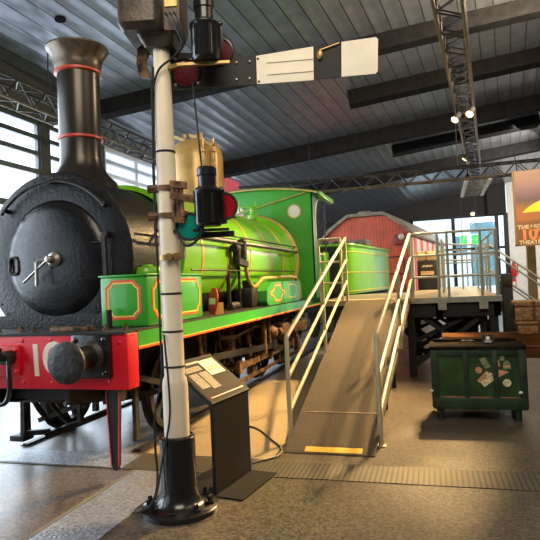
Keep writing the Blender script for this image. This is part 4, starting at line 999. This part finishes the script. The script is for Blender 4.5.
def hamper(z0, z1, x0, x1, y0, y1, label):
    t = thing('wicker_hamper', ((x0+x1)/2, (y0+y1)/2, z0), label, 'hamper', 'wicker hampers on the trolley')
    MB().box(x0, x1, y0, y1, z0, z0+(z1-z0)*.72, .025).build('basket', 'wicker', t)
    MB().box(x0-.012, x1+.012, y0-.012, y1+.012, z0+(z1-z0)*.73, z1, .025).build('lid', 'wicker', t)
    for fx in (.3, .75):
        x = x0+(x1-x0)*fx; MB().box(x-.018, x+.018, y0-.018, y1+.018, z0+.005, z1-.002).build('strap', 'leather', t)
    MB().box(x0-.03, x0-.008, y0+.05, y1-.05, z0+.04, z1-.04, .008).build('end_patch', 'matt', t)
hamper(.842, 1.01, .91, 1.75, 7.80, 8.22, 'flat tan wicker hamper on the trolley, under the other')
hamper(1.012, 1.265, .89, 1.62, 7.82, 8.22, 'tan wicker hamper with straps, on top of the other')

# ------------------------------------------------------------------ poster, extinguisher, exit sign
ps = thing('hanging_poster', (2.0, 14.0, 2.2), 'sunset film poster lettered 102, hanging by the right wall', 'poster')
PXa, PXb, PZa, PZb = 1.68, 3.05, 2.22, 3.94
def art():
    m = bpy.data.materials.new('poster_sunset'); m.use_nodes = True; nt = m.node_tree; b = nt.nodes['Principled BSDF']; b.inputs['Roughness'].default_value = .6
    tc = nt.nodes.new('ShaderNodeTexCoord'); sp_ = nt.nodes.new('ShaderNodeSeparateXYZ'); nt.links.new(tc.outputs['Generated'], sp_.inputs[0])
    nz = nt.nodes.new('ShaderNodeTexNoise'); nz.inputs['Scale'].default_value = 3; nt.links.new(tc.outputs['Generated'], nz.inputs['Vector'])
    ad = nt.nodes.new('ShaderNodeMath'); ad.operation = 'MULTIPLY_ADD'; ad.inputs[1].default_value = .16; nt.links.new(nz.outputs['Fac'], ad.inputs[0]); nt.links.new(sp_.outputs[2], ad.inputs[2])
    r = nt.nodes.new('ShaderNodeValToRGB'); nt.links.new(ad.outputs[0], r.inputs['Fac']); e = r.color_ramp.elements
    e[0].position = 0; e[0].color = (.22, .10, .03, 1); e[1].position = 1; e[1].color = (.36, .22, .16, 1)
    for p, c in ((.40, (.26, .12, .05)), (.43, (.45, .16, .05)), (.56, (.42, .16, .05)), (.62, (.25, .14, .07)), (.68, (.16, .10, .10)), (.80, (.24, .14, .16)), (.92, (.33, .20, .17))):
        q = e.new(p); q.color = (*c, 1)
    nt.links.new(r.outputs['Color'], b.inputs['Base Color'])
    return m
MB().box(PXa, PXb, 14.0, 14.02, PZa, PZb).build('sheet', art(), ps)
b = MB(); sun = [(.18, 2.98), (1.4, 2.98), (1.4, 3.26), (1.1, 3.30), (.85, 3.29), (.62, 3.25), (.42, 3.17), (.27, 3.07)]
b.prism(sun, (PXa, 13.996, 0), (1, 0, 0), Z, (0, .004, 0)); b.build('sun_shape', mat('sun_yellow', (.90, .62, .03), .6, emit=((.9, .6, .03), .3)), ps)
b = MB(); b.box(PXa, PXa+.05, 13.99, 14.0, PZa, PZb); b.box(PXa, PXb, 13.99, 14.0, PZa, PZa+.03); b.build('border', mat('poster_border', (.30, .15, .05), .5), ps)
rx = (PI/2, 0, 0)
def ptext(s, size, x, z, m):
    o = text(s, size, (x-2.0, 13.988-14.0, z-2.2), rx, m, 'lettering', ps); return o
M['pcream'] = mat('poster_cream', (.85, .62, .35), .6); M['porange'] = mat('poster_orange', (.85, .30, .10), .6)
ptext('THE LEGENDARY', .13, PXa+.06, 2.60, 'pcream'); ptext('102', .36, PXa+.11, 2.365, 'porange'); ptext('THEATRETTE', .125, PXa+.08, 2.255, 'pcream')
for x in (PXa+.12, PXb-.12): MB().tube([(x, 14.01, PZb-.02), (x, 14.4, 4.45)], .012, 6).build('hanging_wire', 'matt', ps)
tp = MB().box(2.13, 2.33, 15.6, 15.8, 0, 3.6, .01).build('timber_post', 'timber', off=(2.23, 15.7, 0)); tag(tp, 'plain square timber post standing below the poster', 'post')
fe = thing('fire_extinguisher', (3.26, YB-.14, 1.15), 'red fire extinguisher on the white wall below the poster', 'extinguisher')
ex, ey = 3.26, YB-.2
b = MB(); b.lathe([(1e-3, 1.42), (.12, 1.42), (.13, 1.45), (.13, 1.86), (.11, 1.93), (.05, 1.98), (.04, 2.02), (1e-3, 2.02)], (ex, ey, 0), (0, 0, 1), 24); b.build('cylinder', 'fire', fe)
b = MB(); b.box(ex-.05, ex+.1, ey-.03, ey+.03, 2.02, 2.08, .01); b.build('valve', 'matt', fe)
b = MB(); b.tube([(ex+.08, ey, 2.03), (ex+.17, ey-.02, 1.95), (ex+.17, ey-.03, 1.5)], .02, 8); b.build('hose', 'matt', fe)
b = MB(); b.box(ex-.1, ex+.1, ey+.14, ey+.17, .95, 1.3); b.build('sign_plate', 'fire', fe)
MB().box(ex-.06, ex+.06, ey+.13, ey+.14, 1.0, 1.18).build('pictogram', 'white', fe)
xs = thing('exit_sign', (1.0, 21.6, 2.55), 'green and white running man exit sign hung before the glazing', 'sign')
MB().box(.74, 1.40, 21.6, 21.68, 2.68, 3.06, .01).build('housing', 'exitw', xs)
b = MB(); b.box(.76, .98, 21.592, 21.6, 2.70, 3.04); b.box(1.14, 1.38, 21.592, 21.6, 2.70, 3.04); b.build('green_field', 'exitg', xs)
b = MB(); cx = .87
b.lathe([(1e-3, 0), (.03, 0)], (cx+.02, 21.588, 2.98), (0, -1, 0), 10)
for p, q in (((cx, 2.93), (cx-.01, 2.84)), ((cx-.01, 2.84), (cx+.05, 2.78)), ((cx-.01, 2.84), (cx-.06, 2.75)), ((cx, 2.92), (cx+.06, 2.88)), ((cx, 2.92), (cx-.06, 2.88))): b.bar((p[0], 21.588, p[1]), (q[0], 21.588, q[1]), .006, .022, (0, 1, 0))
b.bar((1.18, 21.588, 2.87), (1.33, 21.588, 2.87), .006, .03, (0, 1, 0)); b.bar((1.27, 21.588, 2.94), (1.34, 21.588, 2.87), .006, .03, (0, 1, 0)); b.bar((1.27, 21.588, 2.80), (1.34, 21.588, 2.87), .006, .03, (0, 1, 0)); b.build('pictogram', 'exitw', xs)
for x in (.82, 1.32): MB().tube([(x, 21.64, 3.05), (x, 21.64, 5.3)], .008, 6).build('hanging_rod', 'matt', xs)

# ------------------------------------------------------------------ light
w_ = bpy.data.worlds.new('World'); S.world = w_; w_.use_nodes = True; nt = w_.node_tree
bg = nt.nodes['Background']; bg.inputs['Strength'].default_value = 3.2; bg.inputs['Color'].default_value = (.80, .90, 1.0, 1)
def area(name, loc, aim, sx, sy, power, col):
    l = bpy.data.lights.new(name, 'AREA'); l.shape = 'RECTANGLE'; l.size = sx; l.size_y = sy; l.energy = power; l.color = col
    o = bpy.data.objects.new(name, l); COL.objects.link(o); o.location = loc; o.rotation_euler = (V(aim)-V(loc)).to_track_quat('-Z', 'Y').to_euler(); return o
# daylight through the left windows
area('window_daylight', (XL-.6, 7.6, 2.8), (0, 7.6, 1.6), 14, 4.6, 1500, (.72, .85, 1.0))
area('window_daylight', (XL-.6, 18.5, 2.8), (0, 18.5, 2.2), 10, 4.6, 500, (.72, .85, 1.0))
# added area fills high in the hall, without lamp fittings
area('hall_fill', (-.5, .5, 6.0), (-2.6, 6.5, 1.2), 3.5, 3.0, 240, (1, .88, .70))
area('hall_fill', (2.0, 4.5, 6.2), (-2.6, 9.0, 1.6), 3, 3, 60, (1, .80, .55))
area('hall_fill', (2.6, 10.5, 6.2), (-2.8, 14.0, 1.8), 1.6, 1.6, 420, (1, .80, .55))
area('hall_fill', (3.6, 20.0, 5.2), (-1.2, 22.5, 1.8), 2.5, 2.5, 380, (1, .93, .82))
area('hall_fill', (4.6, 22.5, 4.6), (3.4, 28.5, 2.2), 1.5, 1.5, 190, (1, .95, .88))
area('foyer_light', (.8, 32, 4.5), (.8, 27, 1.5), 5, 2, 300, (.8, .92, 1))

# ------------------------------------------------------------------ camera
f, r = 565., .045; yaw = math.atan(170/f); p = 12.4/565
F = V((-math.sin(yaw)*math.cos(p), math.cos(yaw)*math.cos(p), math.sin(p)))
R0 = V((math.cos(yaw), math.sin(yaw), 0)); U0 = R0.cross(F)
Rv = R0*math.cos(r)-U0*math.sin(r); Uv = U0*math.cos(r)+R0*math.sin(r)
cam = bpy.data.cameras.new('Camera'); cam.lens = 36*f/540; cam.sensor_width = 36; cam.clip_end = 200
co = bpy.data.objects.new('Camera', cam); COL.objects.link(co)
co.matrix_world = Matrix(((Rv.x, Uv.x, -F.x, 0), (Rv.y, Uv.y, -F.y, 0), (Rv.z, Uv.z, -F.z, 1.65), (0, 0, 0, 1)))
S.camera = co
S.view_settings.view_transform = 'Standard'
S.view_settings.look = 'None'
S.view_settings.exposure = 0.12
S.cycles.use_denoising = True
S.cycles.max_bounces = 6; S.cycles.transparent_max_bounces = 12
S.cycles.sample_clamp_indirect = 4
